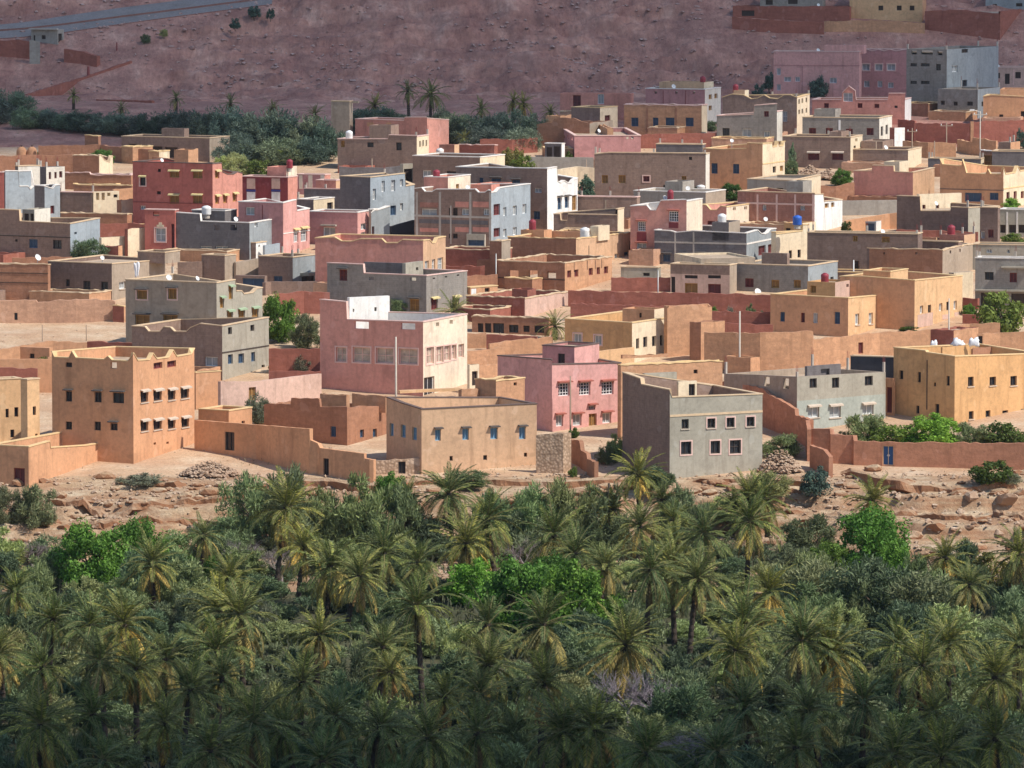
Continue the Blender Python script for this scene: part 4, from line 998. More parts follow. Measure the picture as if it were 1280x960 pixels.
orange_wall = H('huge blank grey-brown house with orange niches', 'BR', 743, 882, 887, 193, 248, 11, colR='LW', par=.5, cop='cop_t', pl=[(743, 193), (760, 191), (882, 192)], win='L752,219,760,229,o;L773,219,782,229,o;L852,220,858,230,o;L804,220,812,227,mf;L829,231,836,235,k;L861,196,865,200,k')
H('low dark grey house with bright roof clutter behind the huge blank house', 'GD', 820, 878, 882, 181, 215, 14, par=.3, cop='cop_t', inner='CR')
H('low dark house with cream sunlit end below the burnt orange house', 'GR', 934, 991, 1026, 223, 262, 24, colR='CR', par=.5, cop='cop_t', pl=[(934, 224), (991, 226)], pr=[(991, 226), (1026, 219)], win='L970,235,979,243,k;R1012,231,1014,237,k')
H('low walled roof terrace with white top behind the pink arched house', 'GR', 792, 882, 907, 241, 272, 24, colR='BG', par=.5, cop='cop_w', inner='LW')
tank('white barrel by the lit pillar of the huge blank house', orange_wall, 876, 231, 239, 11, -.05, 'whiteplastic')
H('brown house with a stepped screen wall left of the pink arched house', 'BR', 692, 772, 780, 262, 300, 16, par=1.0, cop='cop_t', pl=[(692, 268), (700, 268), (701, 276), (709, 276), (710, 268), (772, 269)], colR='CR', slab=[('L', 720, 271, 750, 278, 'BD', 'sunk_panel', .03)])  # dark brown slab laid on the wall face, not set into it
H('long brown house with a reddish pale roof behind the stepped screen wall', 'BR', 722, 796, 800, 247, 280, 14, par=.4, cop='cop_p', pil=[('L', 757, 250, 264, 'BG', .2)])
H('low brown house with rough roof between scalloped and niche houses', 'RA', 552, 622, 640, 313, 345, 22, par=.4, cop='cop_t')
H('brown stair house with pale side beside the low rough-roofed house', 'AB', 612, 627, 638, 302, 352, 25, colR='BG', par=.3, cop='cop_t')
W('upper red wall of the lane below the scalloped house', 'RA', [(555, 317, 340), (612, 318, 340)])
W('middle red wall of the lane below the scalloped house', 'RA', [(556, 332, 352), (600, 333, 354), (606, 332, 354)])
H('pale green lorry-like hut in the lane beside the brick house', 'GL', 583, 606, 611, 293, 312, 18, par=.2, colR='LW', win='L585,300,605,307,b')
W('low rosy house wall behind the grey block house', 'AB', [(583, 345, 364), (622, 343, 362)])
mr = H('grey house with maroon shutters and thin white edge right of the far burnt orange house', 'GK', 1003, 1099, 1115, 148, 192, 16, colR='LW', par=.4, cop='cop_t', win='L1011,160,1020,169,m;L1032,160,1041,169,m;L1057,161,1066,169,m;L1083,160,1092,169,m;R1101,158,1104,170,d;R1107,156,1110,168,d', pil=[('L', 1049.5, 150, 170, 'WH', .3)])
H('brown house with two wide maroon windows above the rubble heaps', 'BR', 978, 1063, 1078, 172, 212, 17, colR='CR', par=.4, cop='cop_t', win='L1010,191,1024,200,mW;L1040,191,1054,200,mW;R1069,173,1072,177,T;R1067,182,1070,186,k')
H('long brown garden building with pale end behind the terracotta house', 'BR', 1063, 1135, 1152, 188, 213, 17, colR='CR', par=.3, cop='cop_t')
H('low white-sided annexe beside the maroon-shuttered grey house', 'RA', 1112, 1118, 1131, 160, 193, 45, colR='WH', par=.3)
H('salmon house with a small pointed gable and white end', 'SA', 1015, 1131, 1139, 125, 156, 11, colR='WH', par=.3, cop='cop_p', pl=[(1015, 125), (1052, 125), (1053, 116), (1061, 108), (1069, 114), (1070, 125), (1110, 125), (1111, 117), (1131, 117)],
  win='L1030,129,1036,135,m;L1054,116,1066,127,w;L1072,129,1078,135,m;L1093,130,1099,135,m;L1118,132,1122,135,k')
H('low dark grey roofs with bright edges in front of the building site', 'GD', 1160, 1226, 1230, 199, 219, 14, par=.3, cop='cop_t', colR='CR')
H('brown stall with a pale frame in the building site', 'AB', 1226, 1249, 1252, 189, 214, 16, par=.2, cop='cop_w', win='L1230,194,1246,210,o')
H('brown brick hut at the right of the building site', 'BR', 1248, 1263, 1275, 178, 208, 26, par=.3, colR='AD')
H('long dark grey wall building behind the horned orange house', 'GD', 1240, 1310, 1315, 190, 222, 12, par=.3, cop='cop_t')
W('low pale ruin walls inside the building site', 'AD', [(1196, 174, 190), (1215, 178, 194), (1216, 172, 194), (1245, 176, 196)])
W('pale foundation wall along the building site', 'AD', [(1128, 176, 196), (1160, 178, 198), (1195, 179, 198)])
W('long red boundary wall with bright cap below the shaded blue-grey house', 'RA', [(1122, 149, 176), (1143, 151, 178), (1144, 154, 178), (1212, 154, 180)])
W('pale pillar end of the long red boundary wall', 'AD', [(1213, 152, 180), (1217, 152, 180)])
W('red boundary wall continuing below the far orange house', 'RA', [(1217, 152, 178), (1310, 149, 176)])
H('far orange house with blank walls at the right side', 'OR', 1229, 1310, 1315, 121, 158, 9, par=.4, cop='cop_o', pl=[(1229, 121), (1240, 119), (1280, 121), (1310, 121)], win='L1249,143,1254,148,k;L1276,139,1281,146,k', wing=[dict(x0=1250, xc=1308, x1=1312, yt=112, col='OR', k=.4)])
# ---- houses in the shade of the hill
shade_pink = H('long shaded pink house at the foot of the hill', 'PK', 967, 1074, 1077, 65, 122, 9, par=.3, cop='cop_p', win='L971,85,976,94,w;L971,105,976,113,w;L980,96,989,102,w;L994,96,1000,102,w;L1037,97,1046,104,w', band=[('L', 82, 'PD', .12)], pil=[('L', 1003, 83, 118, 'PD', .15)],
  wing=[dict(x0=1030, xc=1080, x1=1083, yt=57, col='PK', k=.5)])
H('shaded rose house with framed windows and wavy top', 'PD', 1075, 1133, 1137, 63, 120, 9, par=.3, cop='cop_p', pl=[(1075, 62), (1083, 62), (1090, 64), (1098, 62), (1105, 64), (1112, 62), (1120, 64), (1133, 62)],
  win='L1078,80,1087,88,wf;L1094,80,1103,88,wf;L1109,80,1119,88,wf;L1080,101,1087,109,w;L1097,101,1103,109,w;L1110,103,1117,110,w')
H('shaded tall blue-grey house with pale parapet openings', 'GK', 1133, 1183, 1248, 62, 143, 30, colR='GB', par=.4, win='L1139,63,1146,68,T;L1151,63,1166,68,T;L1172,64,1178,69,T;L1170,80,1176,88,d;L1138,79,1146,83,d;L1151,79,1162,83,d;L1138,101,1146,105,d;L1151,101,1162,105,d;R1202,60,1210,66,k;R1190,82,1197,90,w;R1203,100,1209,108,d')
H('low shaded slate house with two rows of dark windows', 'GK', 1172, 1222, 1250, 112, 148, 24, colR='GB', par=.3, win='L1176,126,1181,131,k;L1192,127,1197,132,k;L1209,127,1216,132,k;L1174,140,1179,145,k;L1192,142,1197,147,k;L1211,142,1217,147,k;R1227,127,1231,133,k')
H('shaded hill house with a posted porch at the right side', 'LP', 1208, 1308, 1312, 85, 116, 10, par=.2, cop='cop_p', win='L1213,91,1219,98,k;L1233,90,1239,98,k;L1245,91,1250,98,k;L1256,92,1262,105,kD;L1269,90,1276,98,k', pil=[('L', 1231, 87, 106, 'cop_p', .2), ('L', 1244, 87, 106, 'cop_p', .2), ('L', 1267, 87, 106, 'cop_p', .2)])
W('red terrace wall below the posted porch', 'RA', [(1180, 103, 116), (1240, 101, 114)])
H('far orange hill house with three small windows at the top right', 'OL', 1062, 1153, 1158, -22, 28, 9, par=.4, win='L1098,7,1104,13,k;L1121,7,1127,13,k;L1137,7,1143,13,k', colR='OR')
W('orange terrace wall below the far orange hill house', 'AD', [(1030, 27, 40), (1060, 26, 40), (1100, 25, 40), (1156, 29, 42)])
W('red terrace wall at the top of the hill left of the orange house', 'RA', [(915, 21, 36), (950, 24, 40), (1030, 28, 43)])
H('shaded red stone house right of the far orange hill house', 'RA', 1156, 1250, 1300, 14, 50, 20, par=.3, pl=[(1156, 14), (1200, 12), (1250, 17)])
H('shaded grey house cut by the top edge above the red terrace wall', 'GK', 950, 1028, 1032, -14, 22, 9, par=.3, win='L957,0,966,6,k;L985,-2,997,5,k')
H('low shaded red house on the terrace left of the grey house', 'RA', 916, 1062, 1066, 8, 30, 9, par=.3, win='L927,13,943,20,k')
H('shaded grey house at the top right corner of the hill', 'GB', 1232, 1310, 1316, -10, 14, 10, par=.3, win='L1241,5,1246,9,k;L1270,4,1278,8,k')
pump = H('small grey hut with overhanging slab roof on the hillside', 'GR', 39, 72, 80, 37, 56, 20, par=.12, win='L52,44,57,49,k;L42,44,44,51,k;R73,42,78,54,kD', slab=[('L', 38, 35.2, 73, 37, 'concrete', 'roof_slab', .7)])
W('short retaining pier below the hillside hut', 'GR', [(37, 50, 80), (50, 52, 80)], name='retaining_wall')
# ---- poles in the far right of the village
for i_, (x_, a_, b_, arm_, lamp_) in enumerate(((1095, 177, 210, 0, 0), (1140, 160, 210, .7, 0), (1168, 176, 202, 0, 0), (1183, 153, 195, .9, 0), (1225, 139, 196, 1.0, 1))):
    pole(['bare pole over the brown garden building', 'pole with a crossarm at the end of the brown garden building', 'thin bare pole in the building site', 'dark pole with a crossarm before the red boundary wall', 'tall lamp pole with a crossarm beside the pale pillar'][i_], x_, a_, b_, .1, 'polewood' if i_ != 4 else 'polegrey', arm_, bool(lamp_))
pole('wooden pole above the scalloped grey wall', 465, 198, 224, .1)
pole('slim pole beside the pale yard wall', 733, 199, 222, .09)
pole('tall pole with lamp arm before the scalloped house end', 544.5, 318, 350, .08, 'polewood', 0, False)
pole('steel pole in the red-walled lane', 620, 317, 352, .09, 'metal')
pole('slim pole beside the white tank of the service house', 822.5, 338, 366, .08, 'metal')
pole('dark stump post between the palms at the cliff foot', 761, 604, 648, .16, 'dark', name='post')

# ---- low mud buildings between the houses
H('low brown roofs below the cream ruin', 'AB', 76, 159, 165, 268, 292, 18, par=.25, cop='cop_t')
W('low red wall between the white-ended house and the pointed-window house', 'RA', [(122, 280, 303), (160, 279, 302), (183, 280, 303)])
H('tiny red hut beside the shaggy green tree', 'RA', 128, 148, 153, 308, 329, 25, par=.2, colR='AD')
W('low orange ruin wall at the left behind the low brown outbuilding', 'AD', [(60, 447, 470), (100, 444, 468), (158, 447, 470)])
H('flat mud shed in the gap right of the low orange hut', 'AD', 318, 332, 340, 507, 534, 40, par=.15, colR='AD')
H('low mud stable below the long sunlit wall', 'AD', 906, 938, 950, 447, 470, 30, par=.3, colR='AD')
W('short mud wall between the porch house and the square tower room', 'AB', [(190, 196, 212), (214, 199, 214), (232, 199, 214)])
H('low rosy room between the maroon house and the coral piers', 'SA', 395, 420, 428, 226, 252, 22, par=.3, cop='cop_p', colR='OP')
H('low tan room behind the arched porch house', 'AD', 742, 768, 776, 200, 224, 22, par=.3, colR='CR')
H('brown mud room against the upper red lane wall', 'AB', 596, 614, 622, 325, 350, 26, par=.25, colR='AD', win='L601,333,605,338,k')
W('low red wall in front of the dark brown house with the deep notch', 'RA', [(1120, 287, 306), (1170, 288, 307), (1222, 290, 309)])
H('low brick room by the maroon tank box', 'AB', 1146, 1170, 1176, 297, 320, 22, par=.2, colR='OP')
# ---- small dishes on the roofs
_n = 0
def short_(w):
    w = w[:9]
    while w[-1] in ('the', 'a', 'of', 'on', 'and', 'with', 'its', 'by', 'at', 'in', 'behind', 'beside', 'below', 'left', 'above', 'under', 'before', 'two', 'one', 'an', 'from', 'between', 'right', 'dark', 'wide', 'white', 'front', 'pale', 'far', 'tall'): w = w[:-1]
    return ' '.join(w)
for i_, (b_, lab_, yard_) in enumerate(HOUSES):
    if yard_ or i_ % 4 != 1 or b_.L1 < 5 or b_.L2 < 3 or 'arched porch' in lab_ or 'white grilles' in lab_: continue
    p_ = b_.C + b_.e1 * (b_.L1 * R.uniform(.25, .8)) + b_.e2 * (b_.L2 * R.uniform(.15, .5)) + Vector((0, 0, b_.H + R.uniform(.1, .35)))
    px_ = proj(p_)
    w_ = lab_.split()
    dish('small dish on the roof of the ' + short_(w_), b_, px_[0], px_[1], R.uniform(.26, .36), max(.05, (p_ - b_.C).dot(b_.e2) / b_.L2))
    _n += 1

# ---- low mud courtyards in the gaps before the houses
def inside_(p, pad=.3):
    for b_, l_, y_ in HOUSES:
        q = p - b_.C
        u, v = q.dot(b_.e1), q.dot(b_.e2)
        if -pad < u < b_.L1 + pad and -pad < v < b_.L2 + pad: return True
    return False
_used = set()
for b_, lab_, yard_ in list(HOUSES):
    if yard_ or not 655 < b_.C.y < 925 or b_.L1 < 6 or any(k_ in lab_ for k_ in ('garage', 'horned', 'huge blank', 'arcaded', 'maroon shutters', 'three maroon', 'wide maroon', 'service house', 'pointed white', 'peeling', 'carrying', 'six sunlit', 'burnt orange', 'brick house', 'grey block house', 'porch', 'yellow wooden', 'maroon house')): continue
    for t_ in range(4):
        w_, dp_, h_ = R.uniform(3, min(9, b_.L1)), R.uniform(2.5, 5.5), R.uniform(1.1, 2.0)
        q_ = R.uniform(0, b_.L1 - w_)
        c0 = b_.C + b_.e1 * q_ - b_.e2 * (dp_ + .12)
        pts_ = [c0, c0 + b_.e1 * w_, c0 + b_.e1 * (w_ / 2), c0 + b_.e2 * dp_ * .5, c0 + b_.e1 * w_ + b_.e2 * dp_ * .5]
        sl_ = short_(lab_.split())
        if any(inside_(p) for p in pts_) or sl_ in _used: continue
        _used.add(sl_)
        C_ = Vector((c0.x, c0.y, float(zp(c0.y))))
        y_ = Box.__new__(Box); y_.C, y_.th, y_.H, y_.e1, y_.e2, y_.L1, y_.L2 = C_, b_.th, h_, b_.e1, b_.e2, w_, dp_
        root_ = thing('courtyard', 'low mud courtyard in front of the ' + sl_, 'courtyard', C_, -b_.th, 'low mud courtyards between the houses'); y_.root = root_
        col_ = R.choice(('RA', 'AB', 'AD', 'AB', 'RU', 'BR'))
        y_.build(root_, 'walls', col_, yard=R.random() < .6, par=.2, cop=R.choice((None, 'cop_t', 'cop_o')))
        HOUSES.append((y_, 'courtyard', True))
        break
# ---- old walls on the hill
W('crumbling red wall at the left end of the hill road', 'RA', [(-12, 51, 70), (20, 50, 72), (37, 52, 74)])
W('eroded red earth wall right of the hillside hut', 'RA', [(80, 61, 78), (100, 64, 80), (121, 70, 84)], T=1.2)
W('long low mud wall climbing the hill from the belt to the road', 'RA', [(34, 118, 121), (100, 98, 101), (165, 76, 79)], T=.6)
W('short dark wall on the hill above the tree belt', 'RA', [(120, 124, 126), (190, 126, 128)], T=.6)
for x_, y0_, y1_, l_ in ((110.5, 83, 96, 'stout red post on the hill path'), (146, 53, 63, 'thin red post right of the hillside hut')):
    pole(l_, x_, y0_, y1_, .3 if y0_ > 60 else .15, 'maroon', name='post', group='posts on the hill')
# ============================================================ the ground
HPTS = [(o.location.x, o.location.y, 7.0) for o in list(COL.objects) if o.parent is None and o.location.y > 930 and o.type == 'EMPTY']
ROAD_UP = [(-30, 37), (30, 31), (75, 24), (150, 13), (230, 3), (320, -9)]
ROAD_LO = [(-30, 42), (30, 38), (75, 33), (150, 23), (230, 13), (340, -1)]
TRACK_LO = [(-30, 51), (30, 47), (75, 42), (150, 31), (230, 20), (340, 6)]
for P_ in (ROAD_UP, ROAD_LO, TRACK_LO):
    for (xa, ya), (xb, yb) in zip(P_, P_[1:]):
        for k in range(5):
            p = at(xa + (xb - xa) * k / 5, ya + (yb - ya) * k / 5); HPTS.append((p.x, p.y, 3.0))
_px = np.array([-700, 0, 200, 330, 450, 560, 740, 840, 960, 1100, 1280, 2000])
_ye = np.array([595, 595, 594, 594, 594, 594, 594, 596, 597, 599, 599, 599])
_yf = np.array([566, 568, 573, 582, 588, 589, 589, 586, 579, 569, 563, 560])
def ground_z(X, Y):
    X, Y = np.asarray(X, float), np.asarray(Y, float)
    px = 640 + 12.5 * X
    wob = fbm(X * .09 + 3, Y * .02, 3) * 2.2 + fbm(X * .45, Y * .1 + 8, 3) * .8
    ye, yf = np.interp(px, _px, _ye) + wob, np.interp(px, _px, _yf) + wob * 1.2
    t = np.clip((ye - Y) / (ye - yf), 0, 1)
    zt = zp(np.maximum(Y, ye - 1))
    fl = FLOOR + fbm(X * .05, Y * .05, 3) * .35
    zb = zt + (fl - zt) * (t ** .85)
    n = 3.2
    q = (zb - FLOOR) / (zt - FLOOR + 1e-6) * n + fbm(X * .12 + 40, Y * .12, 3) * .5
    fr = q - np.floor(q)
    st = np.floor(q) + np.clip((fr - .5) * 8 + .5, 0, 1)
    zs = FLOOR + (st - fbm(X * .12 + 40, Y * .12, 3) * .5) / n * (zt - FLOOR)
    edge = np.clip(t * 8, 0, 1) * np.clip((1 - t) * 8, 0, 1)
    z = zb + (zs - zb) * .95 * edge + fbm(X * .5, Y * .8, 4) * .6 * edge + fbm(X * 2.3, Y * 2.3, 2) * .14 * edge
    vil = np.clip((Y - 600) / 10, 0, 1) * np.clip((985 - Y) / 12, 0, 1)
    z = z + vil * fbm(X * .11, Y * .11, 4) * .22
    hm = np.clip((Y - 940) / 50, 0, 1)
    rg = 1 - np.abs(fbm(X * .045 + Y * .012 + 31, Y * .016 + 7, 4)) * 2.2
    g = fbm(X * .022 + 11, Y * .02 + 5, 5) * 3.2 + np.clip(rg, 0, 1) ** 2 * 1.6 - .8 + fbm(X * .2 + Y * .05, Y * .1, 5) * 1.3 + fbm(X * .8, Y * .4, 3) * .5
    led = fbm(X * .05 + Y * .05 + 60, Y * .16 - X * .03 + 3, 4)
    g = g + np.clip((led - .06) * 9, 0, 1) * .9 + np.clip((fbm(X * .09 + 21, Y * .4 + 9, 3) - .12) * 9, 0, 1) * .6
    if len(HPTS):
        near = (Y > 935).ravel()
        if near.any():
            m_ = np.ones(Y.size); Xf, Yf = X.ravel()[near], Y.ravel()[near]; q = np.ones(len(Xf))
            for hx, hy, hr in HPTS: q = np.minimum(q, np.clip((np.hypot(Xf - hx, (Yf - hy) * .8) - hr) / (hr * .8), 0, 1))
            m_[near] = q; hm = hm * m_.reshape(Y.shape)
    return z + hm * g
def strata_mat(name, stops, scale, ledge, bumpd=.25, sscale=(.16, .16, 2.4), vs=(1, 1, 1)):
    m, nt, b = new_mat(name)
    geo = nt.nodes.new('ShaderNodeNewGeometry')
    g = geo.outputs['Position']
    big = noise_node(nt, g, scale, 7, .68, vs)
    c = ramp(nt, big, stops)
    lay = noise_node(nt, g, 1.0, 5, .65, sscale)
    c = mixc(nt, ramp(nt, lay, [(.42, (.55, .55, .55)), (.6, (0, 0, 0))]), c, ledge)
    fine = noise_node(nt, g, 3.2 if vs[1] == 1 else 1.5, 7, .75, vs)
    c = mixc(nt, .6, c, ramp(nt, fine, [(.3, (.52, .48, .47)), (.5, (.97, .97, .97)), (.72, (1.4, 1.38, 1.35))]), 'MULTIPLY')
    sep = nt.nodes.new('ShaderNodeSeparateXYZ'); nt.links.new(geo.outputs['Normal'], sep.inputs[0])
    c = mixc(nt, ramp(nt, sep.outputs[2], [(.35, (.85, .85, .85)), (.8, (0, 0, 0))]), c, ledge)
    nt.links.new(c, b.inputs['Base Color'])
    bump(nt, b, fine, .8, bumpd)
    return m
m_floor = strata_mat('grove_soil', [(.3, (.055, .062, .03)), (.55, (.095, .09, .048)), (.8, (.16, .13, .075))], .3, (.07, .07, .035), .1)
m_bank = strata_mat('bank_rock', [(.28, (.42, .27, .15)), (.5, (.55, .40, .255)), (.72, (.67, .55, .38))], .35, (.33, .15, .075), .3)
m_vil = strata_mat('village_earth', [(.28, (.50, .32, .19)), (.5, (.60, .43, .28)), (.72, (.70, .57, .41))], .22, (.47, .28, .17), .12)
m_hill = strata_mat('hill_rock', [(.28, (.31, .135, .105)), (.42, (.47, .235, .18)), (.56, (.57, .31, .235)), (.74, (.72, .47, .37))], .22, (.27, .135, .11), .5, (.12, .1, .35), (1, .42, .42))
xs = np.unique(np.round(np.concatenate([np.linspace(-900, -170, 14), np.linspace(-170, -100, 36), np.linspace(-100, 100, 334), np.linspace(100, 170, 36), np.linspace(170, 900, 14)]), 3))
def sheet(name, ys, m, xs=xs):
    X, Y = np.meshgrid(xs, ys)
    Z = ground_z(X, Y)
    v = np.stack([X, Y, Z], -1).reshape(-1, 3)
    nx, ny = len(xs), len(ys)
    i = np.arange((ny - 1) * (nx - 1)); r, c = i // (nx - 1), i % (nx - 1)
    a = r * nx + c
    f = np.stack([a, a + 1, a + nx + 1, a + nx], -1)
    me = bpy.data.meshes.new(name)
    me.vertices.add(len(v)); me.vertices.foreach_set('co', v.ravel().astype(np.float32))
    me.loops.add(f.size); me.loops.foreach_set('vertex_index', f.ravel().astype(np.int32))
    me.polygons.add(len(f)); me.polygons.foreach_set('loop_start', np.arange(0, f.size, 4, dtype=np.int32))
    me.materials.append(m)
    me.update(calc_edges=True); me.validate()
    me.polygons.foreach_set('use_smooth', [True] * len(f))
    o = link(name, me); o['kind'] = 'structure'
    return o
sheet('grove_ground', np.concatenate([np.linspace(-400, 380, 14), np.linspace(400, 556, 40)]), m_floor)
sheet('river_bank', np.linspace(556, 602, 116), m_bank)
sheet('village_ground', np.concatenate([np.linspace(602, 868, 100)]), m_vil)
sheet('hillside', np.concatenate([np.linspace(868, 938, 26), np.linspace(940, 1060, 180), np.linspace(1066, 1300, 30)]), m_hill)

def ribbon(name, up, lo, m, lift, drop):
    U, L = [at(*p) for p in up], [at(*p) for p in lo]
    mb = MB()
    for i in range(len(U) - 1):
        a, b, c, d = (Vector(p) + Vector((0, 0, lift)) for p in (L[i], L[i + 1], U[i + 1], U[i]))
        zl = (a.z + b.z) / 2
        mb.quad(a, b, c, d, 0)
        dn = Vector((0, 0, -drop))
        mb.quad(a + dn, b + dn, b, a, 1)
        mb.quad(d + dn, c + dn, c, d, 1)
    o = link(name, mb.mesh(name, [m, m_hill])); o['kind'] = 'structure'
    return o
m_road = strata_mat('grey_road', [(.3, (.20, .18, .17)), (.6, (.28, .25, .235))], .3, (.25, .24, .24), .02)
ribbon('hill_road', ROAD_UP, ROAD_LO, m_road, .45, 3.0)
ribbon('hill_track', ROAD_LO, TRACK_LO, m_road, .15, 3.0)

# ============================================================ loose stones
def rock_mesh(name, m, seed, sub=2, sq=(1, .8, .62)):
    rr = random.Random(seed)
    import bmesh
    bm = bmesh.new(); bmesh.ops.create_icosphere(bm, subdivisions=sub, radius=1)
    cuts = [(Vector((rr.gauss(0, 1), rr.gauss(0, 1), rr.gauss(0, 1))).normalized(), rr.uniform(.42, .8)) for _ in range(15)]
    for v in bm.verts:
        for n, d in cuts:
            k = v.co.dot(n)
            if k > d: v.co -= n * (k - d)
        v.co *= rr.uniform(.95, 1.05)
        v.co.x *= sq[0]; v.co.y *= sq[1]; v.co.z *= sq[2]
    me = bpy.data.meshes.new(name); bm.to_mesh(me); bm.free()
    me.materials.append(m)
    return me
m_stone = strata_mat('pale_stone', [(.3, (.44, .31, .21)), (.55, (.55, .42, .30)), (.8, (.66, .56, .44))], .8, (.36, .22, .14), .1)
ROCKS = [rock_mesh('boulder', m_stone, 30 + i) for i in range(6)]
rs0 = 0
def drop(x, y): return float(ground_z(x, y))
# boulders on the right-hand slope and at the cliff foot
BOULD = [(1258, 628, 46, 'largest flat boulder on the slope under the spiky green prickly shrub'), (1215, 622, 30, 'broad slab boulder just below the red wall with the blue door'),
 (1143, 640, 18, None), (1160, 652, 15, None), (1176, 648, 20, None), (1192, 662, 14, None), (1150, 668, 13, None), (1184, 676, 16, None), (1212, 660, 18, None), (1236, 655, 14, None), (1250, 668, 20, None),
 (1200, 640, 14, None), (1230, 678, 13, None), (1265, 650, 16, None), (1168, 632, 12, None), (1122, 622, 16, None), (1106, 610, 14, None), (1135, 606, 18, None), (1072, 598, 16, None), (1050, 606, 20, None), (1094, 594, 13, None), (1270, 682, 15, None), (1220, 690, 14, None), (1165, 690, 12, None)]
def ground_hit(px, py):
    d = ray(px, py)
    ts = np.linspace(540, 660, 1200)
    X, Z = d.x / d.y * ts, CZ + d.z / d.y * ts
    k = np.argmax(Z < ground_z(X, ts))
    return Vector((X[k], ts[k], Z[k]))
for x, y, w, lab in BOULD:
    p = ground_hit(x, y)
    o = link('boulder', R.choice(ROCKS)); r = w / 2 / (F / p.y)
    o.location = (p.x, p.y, p.z + r * .1); o.scale = (r, r * R.uniform(.8, 1.2), r * R.uniform(.9, 1.1)); o.rotation_euler = (R.uniform(-.2, .2), R.uniform(-.2, .2), R.uniform(0, 6))
    tag(o, lab or 'reddish boulder lying loose on the stony slope below the blue door wall', 'boulder', 'boulders on the stony slope')
def stones(name, pts, m, smin, smax, kind='stuff', seed=1):
    """many small stones joined into one object"""
    rr = np.random.RandomState(seed)
    base = np.array([(1, 0, 0), (-1, 0, 0), (0, 1, 0), (0, -1, 0), (0, 0, .75), (0, 0, -.6), (.6, .6, .4), (-.6, .5, .45), (.5, -.6, .5), (-.6, -.6, .35)])
    fc = np.array([(0, 6, 8), (6, 4, 8), (6, 2, 4), (2, 7, 4), (7, 1, 9), (7, 9, 4), (9, 3, 8), (9, 8, 4), (3, 0, 8), (0, 2, 6), (2, 1, 7), (1, 3, 9)])
    n = len(pts)
    s = rr.uniform(smin, smax, (n, 1, 1)) * rr.uniform(.6, 1.3, (n, 1, 3))
    a = rr.uniform(0, 6.28, n)
    b = base[None] * rr.uniform(.75, 1.2, (n, 10, 1)) * s
    x = b[:, :, 0] * np.cos(a)[:, None] - b[:, :, 1] * np.sin(a)[:, None]
    y = b[:, :, 0] * np.sin(a)[:, None] + b[:, :, 1] * np.cos(a)[:, None]
    v = np.stack([x, y, b[:, :, 2]], -1) + np.asarray(pts)[:, None, :]
    f = (fc[None] + (np.arange(n) * 10)[:, None, None]).reshape(-1, 3)
    me = bpy.data.meshes.new(name)
    me.from_pydata(v.reshape(-1, 3).tolist(), [], f.tolist())
    me.materials.append(m); me.update()
    o = link(name, me); o['kind'] = kind
    return o
rs = np.random.RandomState(3)
def ledges(name, n, seed):
    rr = random.Random(seed)
    src = [rock_mesh('ledge_src', m_stone, 60 + i, 2, (1, .7, .5)) for i in range(5)]
    cs = [np.array([tuple(v.co) for v in me.vertices]) for me in src]; fs = [np.array([tuple(p.vertices) for p in me.polygons]) for me in src]
    V, Fc, off = [], [], 0
    for i in range(n):
        x = rr.uniform(-56, 58); px = 640 + 12.5 * x
        ye, yf = float(np.interp(px, _px, _ye)), float(np.interp(px, _px, _yf))
        t = rr.choice((-.22, -.1, .04, .16, .34, .5, .72)) + rr.gauss(0, .035)
        y = ye + (yf - ye) * t + math.sin(x * .35 + t * 9) * .8
        k = rr.randrange(5); s = rr.uniform(.2, 1.0) ** 1.5 * 1.5 + .15; a = rr.gauss(0, .25)
        q = cs[k] * s * np.array([1, 1, rr.uniform(.6, 1.1)])
        V.append(np.stack([q[:, 0] * math.cos(a) - q[:, 1] * math.sin(a) + x, q[:, 0] * math.sin(a) + q[:, 1] * math.cos(a) + y, q[:, 2] + float(ground_z(x, y)) + .08], -1))
        Fc.append(fs[k] + off); off += len(q)
    me = bpy.data.meshes.new(name); me.from_pydata(np.concatenate(V).tolist(), [], np.concatenate(Fc).tolist()); me.materials.append(m_bank); me.update()
    o = link(name, me); o['kind'] = 'stuff'
ledges('rock_ledges', 380, 5)
def outcrops(name, n, seed):
    rr = random.Random(seed)
    src = [rock_mesh('outcrop_src', m_stone, 80 + i, 2, (1, .7, .45)) for i in range(5)]
    cs = [np.array([tuple(v.co) for v in me.vertices]) for me in src]; fs = [np.array([tuple(p.vertices) for p in me.polygons]) for me in src]
    V, Fc, off, k_ = [], [], 0, 0
    while k_ < n:
        x, y = rr.uniform(-92, 92), rr.uniform(988, 1040)
        if float(fbm(np.array([x * .06 + 8]), np.array([y * .17]), 3)[0]) + rr.gauss(0, .08) < .17: 
            if rr.random() > .04: continue
        if any(math.hypot(x - hx, y - hy) < 6 for hx, hy, hr in HPTS): continue
        k = rr.randrange(5); s = rr.uniform(.2, .9); a = rr.gauss(0, .4)
        q = cs[k] * s
        V.append(np.stack([q[:, 0] * math.cos(a) - q[:, 1] * math.sin(a) + x, q[:, 0] * math.sin(a) + q[:, 1] * math.cos(a) + y, q[:, 2] + float(ground_z(np.array([x]), np.array([y]))[0])], -1))
        Fc.append(fs[k] + off); off += len(q); k_ += 1
    me = bpy.data.meshes.new(name); me.from_pydata(np.concatenate(V).tolist(), [], np.concatenate(Fc).tolist()); me.materials.append(m_hs); me.update()
    o = link(name, me); o['kind'] = 'stuff'
m_hs = strata_mat('hill_stone', [(.3, (.42, .27, .23)), (.7, (.62, .47, .41))], .4, (.33, .19, .16), .1)
outcrops('hill_outcrops', 260, 6)
